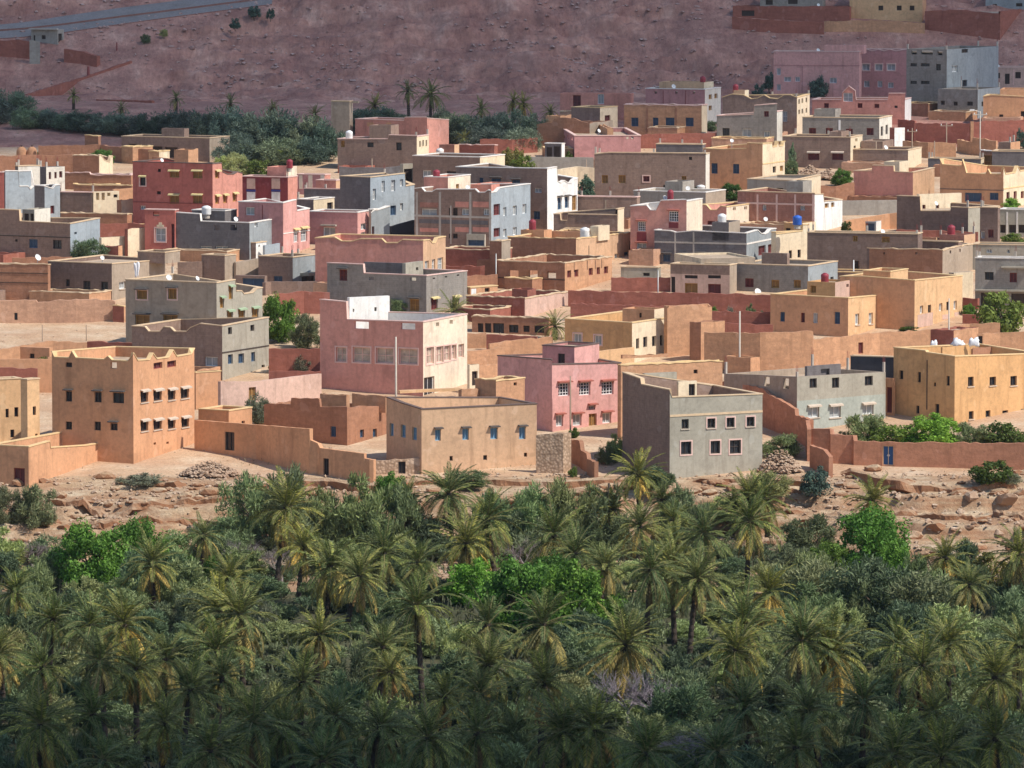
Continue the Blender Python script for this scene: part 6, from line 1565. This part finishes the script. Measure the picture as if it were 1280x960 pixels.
# crown centre in the photo (x, y), trunk height, frond length, counts (green, yellow, dead), label
PALMS = [
 (345, 634, 8.2, 3.9, 34, 4, 5, 'tall dark-trunked date palm at the left of the cliff, above the other palms'), (250, 668, 6.0, 3.3, 26, 5, 9, 'date palm with hanging orange dead fronds before the rocky bank'),
 (372, 682, 5.5, 3.1, 30, 6, 2, 'pale palm just right of the tall dark-trunked palm'), (407, 706, 5.8, 3.6, 26, 14, 5, 'yellow-fronded palm right of the tall dark-trunked palm'), (432, 716, 5.5, 3.3, 28, 8, 4, 'palm overlapping the yellow-fronded palm from the right'),
 (61, 772, 6.0, 3.4, 32, 6, 4, 'dark-hearted palm near the left edge'), (108, 780, 6.4, 3.7, 28, 12, 4, 'yellow-tipped palm second from the left edge'), (167, 780, 6.4, 4.0, 32, 9, 4, 'broad palm with long arching fronds left of centre'),
 (260, 762, 6.0, 3.5, 30, 8, 5, 'palm with dark stem under the orange-fronded palm'), (303, 766, 6.6, 4.1, 32, 12, 3, 'tall light green palm beside the white-flecked bush'), (280, 812, 5.0, 3.4, 26, 12, 2, 'light fan palm below the tall light green palm'),
 (394, 792, 6.0, 3.6, 34, 6, 9, 'round-headed palm with a drooping brown skirt, left of centre'), (203, 820, 5.4, 3.4, 26, 14, 5, 'yellowed palm right of the broad arching palm'), (191, 702, 4.6, 3.2, 30, 7, 4, 'palm standing in front of the bright green trees on the left'),
 (61, 832, 6.0, 3.5, 30, 4, 8, 'palm with a brown skirt near the left edge, in the half shade'), (130, 826, 7.6, 3.3, 30, 4, 4, 'slender palm with a thin dark trunk on the left'), (171, 832, 6.6, 3.2, 30, 4, 8, 'dusky palm beside the slender thin-trunked palm'),
 (228, 862, 6.0, 3.6, 34, 4, 4, 'shaded palm under the yellowed palm'), (272, 846, 5.8, 3.3, 34, 3, 3, 'dark compact palm below the light fan palm'), (49, 904, 6.0, 3.7, 34, 2, 8, 'shaded palm with hanging skirt at the lower left'), (122, 892, 6.0, 3.7, 34, 2, 4, 'shaded broad palm at the lower left, right of the skirted one'),
 (199, 902, 6.0, 3.7, 32, 3, 10, 'shaded palm with straw-coloured dead skirt at the lower left'), (317, 902, 6.0, 4.0, 34, 3, 8, 'broad shaded palm with brown fronds below the compact palm'), (370, 904, 5.4, 3.4, 34, 2, 4, 'shaded palm right of the broad brown-fronded palm'), (264, 932, 5.2, 3.6, 32, 5, 4, 'low shaded palm at the bottom, left of centre'),
 (4, 815, 5.6, 3.4, 26, 14, 4, 'yellow palm cut by the left edge'), (6, 738, 5.0, 3.2, 30, 8, 3, 'upper palm cut by the left edge'), (414, 895, 5.6, 3.3, 34, 2, 4, 'dark palm at the bottom under the round-headed palm'), (374, 850, 5.4, 3.3, 34, 3, 3, 'shaded palm under the round-headed brown-skirted palm'), (285, 722, 4.6, 3.2, 30, 6, 3, 'low palm among grey twigs left of the tall dark-trunked palm'),
 (504, 622, 4.6, 3.1, 32, 6, 2, 'palm under the bright bush at the cliff foot'), (565, 616, 5.6, 3.6, 36, 5, 2, 'tall fresh palm against the ochre house with blue shutters'), (618, 646, 6.6, 3.8, 34, 8, 4, 'thick-trunked palm at the middle of the cliff foot'), (579, 678, 5.6, 3.5, 30, 10, 4, 'full palm left of the thick-trunked palm'),
 (478, 692, 5.8, 3.5, 30, 10, 4, 'light palm left of centre with drooping fronds'), (516, 702, 5.4, 3.3, 30, 9, 6, 'palm with brown heart next to the light drooping palm'), (697, 668, 5.8, 3.7, 28, 14, 4, 'broad yellowish palm right of the thick-trunked palm'), (675, 634, 4.4, 2.9, 30, 5, 2, 'small palm below the dry stone wall'),
 (799, 592, 6.4, 3.1, 28, 7, 2, 'solitary palm rising before the grey cement house'), (825, 622, 5.0, 3.2, 30, 8, 2, 'palm at the foot of the grey cement house'), (770, 632, 4.6, 3.0, 32, 5, 2, 'low palm beside the dark stump post'), (797, 658, 5.0, 3.1, 26, 10, 4, 'yellowish palm below the solitary palm'), (848, 650, 5.0, 3.1, 32, 4, 4, 'blue-green palm below the grey cement house'),
 (807, 708, 7.2, 3.7, 34, 3, 14, 'palm with a heavy dark skirt right of the bright green tree'), (844, 704, 7.2, 3.5, 30, 6, 9, 'skirted palm with a bare trunk next to the heavy-skirted palm'), (862, 722, 6.6, 3.3, 30, 6, 8, 'rear palm overlapping the bare-trunked skirted palm'), (529, 756, 7.0, 3.5, 30, 8, 3, 'palm on a bare dark trunk left of the orange-skirted palm'),
 (592, 778, 6.0, 3.9, 26, 8, 18, 'palm with a wide orange dead skirt in the centre'), (681, 780, 6.4, 3.9, 24, 20, 4, 'golden palm in the centre before the bright green tree'), (775, 802, 5.0, 3.9, 26, 16, 4, 'wide low palm with buff fronds right of the golden palm'), (472, 806, 6.0, 2.9, 30, 4, 8, 'small-headed palm above a brown skirt, left of centre'), (486, 840, 5.8, 3.3, 28, 4, 12, 'brown-skirted palm in the half shade left of centre'),
 (600, 828, 5.8, 3.6, 34, 6, 6, 'dark palm directly under the orange-skirted palm'), (677, 850, 5.6, 3.6, 32, 6, 8, 'brown-fronded palm in the half shade under the golden palm'), (604, 864, 5.4, 3.2, 28, 3, 12, 'palm with purple-brown dead fronds in the half shade'), (543, 868, 5.2, 3.4, 28, 8, 3, 'half-shaded palm between small-headed and purple-brown palms'), (724, 690, 5.0, 3.3, 28, 10, 4, 'palm behind the right side of the bright green tree'), (748, 706, 4.8, 3.2, 26, 12, 4, 'buff palm at the right shoulder of the bright green tree'),
 (457, 908, 6.0, 3.6, 34, 3, 6, 'deeply shaded palm at the bottom, under the brown-skirted palm'), (527, 920, 6.0, 3.8, 36, 2, 3, 'deeply shaded dense palm left of bottom centre'), (600, 914, 5.6, 3.5, 34, 2, 4, 'deeply shaded palm at bottom centre'), (701, 912, 6.0, 4.6, 40, 5, 5, 'very large shaded palm right of bottom centre'), (762, 908, 5.6, 3.9, 32, 5, 4, 'shaded palm joining the very large shaded palm'), (811, 938, 5.2, 3.6, 32, 6, 4, 'low shaded palm under the bare purple-grey tree'),
 (935, 650, 7.0, 3.7, 34, 9, 5, 'tall palm with a straight bare trunk right of the grey cement house'), (934, 620, 5.0, 3.2, 30, 7, 2, 'palm behind the tall straight-trunked palm'), (960, 622, 5.0, 3.0, 28, 9, 2, 'palm at the right behind the tall straight-trunked palm'), (889, 664, 7.4, 3.3, 30, 6, 7, 'palm on a slim leaning trunk left of the straight-trunked palm'), (852, 676, 5.4, 3.0, 30, 5, 5, 'small blue-green palm left of the slim leaning trunk'), (915, 630, 4.6, 3.0, 30, 6, 3, 'low palm at the cliff under the cement house corner'),
 (1090, 626, 4.6, 3.1, 28, 9, 3, 'low buff palm above the vivid green tree on the right'), (943, 738, 5.0, 3.4, 22, 18, 4, 'yellow-crowned palm right of centre'), (931, 776, 6.6, 3.9, 38, 2, 2, 'tall dense dark palm right of centre'), (925, 812, 6.4, 4.6, 38, 4, 8, 'largest dark palm right of centre, in front of the dense one'), (1000, 800, 6.0, 3.9, 32, 8, 3, 'dark palm with lit right side next to the largest dark palm'), (1041, 812, 5.8, 3.8, 28, 14, 4, 'palm with golden right fronds'),
 (1029, 884, 6.2, 4.0, 32, 8, 8, 'shaded palm with glinting tips at the lower right'), (1078, 872, 6.2, 3.8, 32, 5, 6, 'shaded palm right of the glinting one'), (1151, 830, 6.4, 3.7, 28, 3, 16, 'palm with reddish-brown dead skirt on the right'), (1187, 800, 5.6, 3.5, 34, 4, 2, 'fresh upright palm above the reddish-skirted palm'), (1122, 806, 5.4, 3.4, 32, 4, 5, 'dark palm left of the reddish-skirted palm'), (1228, 842, 5.8, 3.5, 32, 6, 4, 'dusky palm near the right edge'), (1276, 806, 7.0, 3.5, 32, 5, 6, 'palm cut by the right edge in the half shade'),
 (1155, 888, 5.6, 3.5, 34, 2, 5, 'shaded palm below the reddish-skirted palm'), (935, 884, 5.4, 3.5, 34, 5, 3, 'shaded palm under the largest dark palm'), (1175, 696, 4.4, 3.4, 32, 8, 2, 'feathery palm at the top of the right slope foot'), (1204, 728, 4.6, 3.4, 30, 10, 4, 'drooping palm below the feathery palm on the right'), (1272, 690, 5.6, 3.7, 34, 4, 3, 'large palm at the right edge by the yellow-green shrub'),
 (1252, 922, 5.4, 3.6, 34, 3, 4, 'deeply shaded palm at the lower right corner'), (1167, 946, 5.2, 3.6, 34, 2, 4, 'deeply shaded palm at the bottom right'), (1104, 944, 5.2, 3.6, 30, 8, 4, 'olive-tipped shaded palm at the bottom right'), (990, 934, 5.2, 3.6, 34, 2, 4, 'deeply shaded palm at the bottom, right of centre'), (885, 938, 5.0, 3.5, 34, 2, 4, 'bottom palm below the bare purple-grey tree on its right'), (120, 950, 5.4, 3.6, 34, 2, 4, 'lowest shaded palm at the bottom left'), (400, 950, 5.2, 3.6, 34, 2, 4, 'lowest shaded palm left of bottom centre'),
]
CLEAR = []
for x, y, h, L, a, b, c, lab in PALMS:
    n = a + b + c; k = min(1.35, 58 / n)
    big = any(k_ in lab for k_ in ('tall', 'solitary', 'bare', 'thick-trunked', 'slender', 'slim', 'orange-', 'golden'))
    if big: CLEAR.append((x, y))
    L *= R.uniform(.98, 1.1) if big else R.uniform(.74, 1.08); h *= R.uniform(.98, 1.3) if y > 690 else 1.0
    h = palm_h(x, y, h)
    p = grove_pt(x, y, h)
    palm(lab, p, h - (p.z - FLOOR), L, int(a * k), int(b * k), int(c * k))
# palms away from the grove
for x, yc, yb, L, lab in ((92, 117, 138, 1.6, 'small lone palm on the hill edge at the far left'), (220, 122, 142, 1.9, 'faint palm standing over the dark belt, left'), (288, 128, 150, 2.1, 'dark palm in the belt left of the tower house'), (511, 112, 148, 2.3, 'left palm of the pair behind the red house'), (538, 116, 152, 3.4, 'larger right palm of the pair behind the red house'), (468, 130, 158, 2.6, 'palm head just right of the bare tower house'),
                          (655, 128, 158, 2.6, 'dark palm at the right end of the belt'), (640, 124, 156, 2.2, 'dark palm left of the one at the end of the belt'), (688, 138, 160, 1.9, 'low dark palm beside the brown adobe house'), (580, 172, 190, 2.0, 'pale small palm at the corner of the red house'), (655, 164, 182, 2.0, 'pale low palm before the brown adobe house'),
                          (567, 388, 402, 2.9, 'bushy palm against the dark grey block house'), (694, 406, 424, 2.7, 'green palm at the left end of the long yellow house'), (24, 122, 142, 1.8, 'dim palm in the trees at the far left'), (152, 134, 156, 1.7, 'small dim palm in the belt, left'), (340, 134, 168, 2.2, 'palm blended into the belt before the bare tower house'), (396, 142, 176, 2.3, 'palm at the right end of the left belt'), (600, 134, 166, 2.2, 'palm in the belt right of the red house')):
    p = at(x, yb); h = at_y(x, yc, p.y).z - p.z
    palm(lab, p, max(h, .5), L, 26, 3, 2, 'palms between the houses and the hill', 0)
# bright green trees
for x, y, w, hp, lab in ((112, 694, 100, 84, 'large bright green tree left of the grove by the rocky bank'), (170, 688, 84, 80, 'smaller bright green tree right of the large one by the rocky bank'), (250, 712, 50, 40, 'bright green bush behind the orange-fronded palm'),
                         (592, 728, 78, 56, 'left dome of the bright green trees in the centre'), (648, 742, 116, 88, 'tallest middle dome of the bright green trees in the centre'), (722, 752, 112, 90, 'broad right dome of the bright green trees in the centre'), (690, 728, 80, 66, 'rear dome of the bright green trees in the centre'),
                         (1086, 676, 110, 84, 'largest vivid green tree on the right of the grove'), (1034, 700, 62, 50, 'left low lobe tree beside the largest vivid green tree'), (1122, 708, 58, 56, 'right low lobe tree beside the largest vivid green tree')):
    hm = 6.0 * hp / 80
    p = grove_pt(x, y, hm * .54); s = F / p.y
    tree_at(p, w / s, hm * 1.1, 'green', lab, 'bright green trees in the grove')
for x, y, w, hm, kind, lab in ((1240, 712, 78, 4.6, 'yellow', 'yellow-green shrub beside the palm at the right edge'), (328, 772, 40, 3.6, 'pale', 'white-flecked pale bush beside the tall light green palm')):
    p = grove_pt(x, y, hm * .54); tree_at(p, w / (F / p.y), hm, kind, lab, None, 'bush', 'bush')
# bare grey trees
def bare_tree(label, x, y, h, w, m, group, seed):
    p = grove_pt(x, y, h * .6)
    rr = random.Random(seed)
    o = thing('bare_tree', label, 'tree', p, 0, group)
    t = MB(); t.tube((0, 0, -.3), (0, 0, h * .3), .16, .12, 7); link('trunk', t.mesh('trunk', [m], True), o)
    b = MB()
    def grow(p0, d, L, r, lv):
        p1 = p0 + d * L
        b.tube(p0, p1, r, r * .6, 4)
        if lv == 0: return
        for _ in range(4 if lv > 1 else 5):
            nd = (d + Vector((rr.gauss(0, .55), rr.gauss(0, .55), rr.gauss(.12, .3)))).normalized()
            grow(p0.lerp(p1, rr.uniform(.5, 1)), nd, L * rr.uniform(.6, .85), r * .55, lv - 1)
    for k in range(6):
        a = 6.28 * k / 6
        grow(Vector((0, 0, h * .28)), Vector((math.cos(a) * w / h * .7, math.sin(a) * w / h * .7, rr.uniform(.5, 1.0))).normalized(), h * .32, .07, 3)
    link('branches', b.mesh('branches', [m]), o)
    return o
m_purple = flat_mat('purple_grey_twig', (.30, .25, .26), .95, .05, 0, .3)
for i, (x, y, h, w, lab) in enumerate(((785, 862, 5.2, 6.5, 'bare purple-grey tree right of bottom centre'), (822, 872, 4.6, 5.0, 'second bare purple-grey tree overlapping the first on its right'), (872, 930, 4.4, 5.0, 'leafless grey tree at the bottom under the largest dark palm'), (303, 690, 4.4, 5.5, 'bare grey thicket left of the tall dark-trunked palm'), (655, 690, 4.0, 5.0, 'bare grey thicket behind the bright green trees'), (40, 690, 3.6, 4.6, 'bare twiggy bush on the left bank'), (352, 700, 4.0, 4.6, 'bare grey thicket right of the tall dark-trunked palm'))):
    bare_tree(lab, x, y, h, w, m_purple if i < 3 else m_twig, 'leafless trees of the grove', 50 + i)
# grey-green tamarisks fill the grove between the palms
TOPX = [-60, 0, 100, 200, 280, 400, 450, 750, 850, 900, 960, 1010, 1080, 1150, 1280, 1340]
TOPY = [640, 640, 655, 655, 622, 606, 606, 612, 622, 626, 612, 616, 642, 695, 705, 705]
count = 0
def clip_(s):
    w = s.split()[:8]
    while w[-1] in ('the', 'a', 'of', 'on', 'and', 'with', 'its', 'by', 'at', 'in', 'behind', 'beside', 'below', 'left', 'above', 'under', 'before', 'two', 'one', 'an', 'from', 'between', 'right', 'dark', 'wide', 'next', 'brown', 'right,', 'small', 'drooping', 'hanging', 'thick-trunked', 'thin', 'bare', 'light', 'heavy', 'broad', 'to', 'long', 'than', 'tall', 'straight', 'bright', 'which', 'vivid', 'front'): w = w[:-1]
    return ' '.join(w)
from collections import Counter
_cnt = Counter(clip_(p[7]) for p in PALMS)
MARKS = [(p[0], p[1], clip_(p[7]) if _cnt[clip_(p[7])] == 1 else None) for p in PALMS]
USED = set()
def bush_label(x, y, tone, zone):
    for mx, my, lab in sorted(MARKS, key=lambda m: math.hypot(m[0] - x, (m[1] - y) * 1.2)):
        if lab is None or math.hypot(mx - x, my - y) > 150: continue
        dx, dy = x - mx, y - my
        side = ('just left of' if dx < 0 else 'just right of') if abs(dx) > abs(dy) else ('in front of' if dy > 0 else 'behind')
        far = '' if math.hypot(dx, dy) < 75 else 'farther '
        side = {'just left of': 'farther left of', 'just right of': 'farther right of', 'in front of': 'well in front of', 'behind': 'well behind'}[side] if far else side
        s = '%s feathery bush %s the %s' % (tone, side, lab)
        if s not in USED and len(s.split()) <= 16:
            USED.add(s); return s
    return '%s feathery bush between the palms in the %s %s part of the grove' % (tone, zone[1], zone[0])
yy = 606.0
while yy < 985:
    step = 34 + (yy - 640) * .055
    xx = -30 + R.uniform(0, step)
    while xx < 1310:
        x, y = xx + R.uniform(-12, 12), yy + R.uniform(-8, 8)
        xx += step * 1.5
        if y < np.interp(x, TOPX, TOPY) + 6: continue
        if any(abs(x - a) < w * .42 and abs(y - b) < h * .5 for a, b, w, h in ((118, 692, 92, 78), (180, 674, 56, 50), (648, 742, 190, 80), (1080, 680, 150, 90))): continue
        low_ = any(abs(x - a) < 30 and 16 < y - b < 115 for a, b in CLEAR)
        hm = R.uniform(1.7, 2.5) if low_ else R.uniform(2.8, 5.0); w = R.uniform(4.0, 6.6)
        need = 2 * (CZ + (ray(x, y).z / ray(x, y).y) * 585.0 - FLOOR)
        if need > (4.6 if x < 290 or x > 1060 else 8.6): continue
        if need > hm and not low_: hm = need; w = max(w, min(6.4, hm * .8))
        zone = ('left' if x < 430 else 'central' if x < 850 else 'right', 'sunlit upper' if y < 760 else 'half-shaded middle' if y < 850 else 'shaded lower')
        kind = 'olive' if R.random() < .45 else 'tam'
        tone = 'olive-grey' if kind == 'olive' else 'blue-green'
        tree_at(grove_pt(x, y, hm * .5), w, hm, kind, bush_label(x, y, tone, zone), 'feathery bushes of the grove', 'bush', 'bush', R.uniform(.8, 1.2))
        count += 1
    yy += step * .62
# larger tamarisk stand on the right of the grove
for x, y, w, hm, lab in ((1015, 740, 105, 6.2, 'left'), (1085, 742, 130, 6.6, 'middle'), (1165, 756, 120, 6.0, 'right')):
    p = grove_pt(x, y, hm * .5); tree_at(p, w / (F / p.y), hm, 'olive', 'big grey-green tamarisk below the vivid green tree, %s of three' % lab, 'big tamarisks on the right')
# ============================================================ clouds that shade the grove and the hill
m_cloud = bpy.data.materials.new('cloud_white'); m_cloud.use_nodes = True
_nt = m_cloud.node_tree
_b = _nt.nodes['Principled BSDF']; _b.inputs['Base Color'].default_value = (.92, .92, .94, 1); _b.inputs['Roughness'].default_value = 1
_t = _nt.nodes.new('ShaderNodeBsdfTransparent'); _m = _nt.nodes.new('ShaderNodeMixShader'); _m.inputs[0].default_value = .63
m_cloud2 = m_cloud.copy(); m_cloud2.name = 'thick_cloud_white'; [setattr(n.inputs[0], 'default_value', 1.0) for n in m_cloud2.node_tree.nodes if n.type == 'MIX_SHADER']
_nt.links.new(_t.outputs[0], _m.inputs[1]); _nt.links.new(_b.outputs[0], _m.inputs[2]); _nt.links.new(_m.outputs[0], _nt.nodes['Material Output'].inputs[0])
m_cloud3 = m_cloud.copy(); m_cloud3.name = 'thin_cloud_white'; [setattr(n.inputs[0], 'default_value', .22) for n in m_cloud3.node_tree.nodes if n.type == 'MIX_SHADER']
def cloud(edge, sign, rows, r0, seed, m_cloud=m_cloud):
    rr = random.Random(seed)
    import bmesh
    bm = bmesh.new()
    up = sdir * (3000.0 / sdir.z)
    n = int((edge[-1][0] - edge[0][0]) / (r0 * .55))
    for j in range(rows):
        for i in range(n + 1):
            x = edge[0][0] + (edge[-1][0] - edge[0][0]) * i / n + (rr.uniform(-.2, .2) * r0 if j else rr.uniform(-.08, .08) * r0)
            y = float(np.interp(x, [e[0] for e in edge], [e[1] for e in edge]))
            r = r0 * (rr.uniform(.92, 1.06) if j == 0 else rr.uniform(.95, 1.3))
            c = Vector((x, y + sign * (1.057 * r + j * r0 * .95), 0)) + up + Vector((0, 0, rr.uniform(0, .5) * r0 if j else 0))
            m = bmesh.ops.create_icosphere(bm, subdivisions=3, radius=r)
            for v in m['verts']:
                v.co.z *= .6 if v.co.z < 0 else .85
                v.co += c
    bmesh.ops.remove_doubles(bm, verts=bm.verts, dist=.01)
    me = bpy.data.meshes.new('cloud'); bm.to_mesh(me); bm.free()
    me.materials.append(m_cloud)
    me.polygons.foreach_set('use_smooth', [True] * len(me.polygons))
    o = link('cloud', me); o['kind'] = 'structure'
    rm = o.modifiers.new('merge', 'REMESH'); rm.mode = 'VOXEL'; rm.voxel_size = 11
    return o
cloud([(-260, 465), (-40, 463), (10, 456), (60, 452), (260, 450)], -1, 4, 85, 3, m_cloud2)
cloud([(-260, 474), (-40, 470), (10, 462), (60, 458), (260, 456)], -1, 5, 85, 9, m_cloud3)  # extra thin cloud out of view, added to soften the edge of the shadow
cloud([(-330, 855), (-75, 862), (-28, 892), (0, 922), (20, 945), (52, 930), (62, 912), (330, 905)], 1, 5, 85, 4)

# ============================================================ thin air between the near and the far rows
hz = MB(); hz.box(lambda t, d, z: (t, d, z), -905, 905, -405, 1310, -1.5, 140)
m_haze = bpy.data.materials.new('haze'); m_haze.use_nodes = True
nt_ = m_haze.node_tree; nt_.nodes.clear()
vo_ = nt_.nodes.new('ShaderNodeVolumePrincipled'); vo_.inputs['Density'].default_value = .00003; vo_.inputs['Color'].default_value = (.86, .88, .95, 1); vo_.inputs['Anisotropy'].default_value = 0.0
oo_ = nt_.nodes.new('ShaderNodeOutputMaterial'); nt_.links.new(vo_.outputs[0], oo_.inputs['Volume'])
import bmesh
hm_ = hz.mesh('haze', [m_haze]); bm_ = bmesh.new(); bm_.from_mesh(hm_); bmesh.ops.recalc_face_normals(bm_, faces=bm_.faces); bm_.to_mesh(hm_); bm_.free()
haze = link('haze', hm_); haze['kind'] = 'stuff'
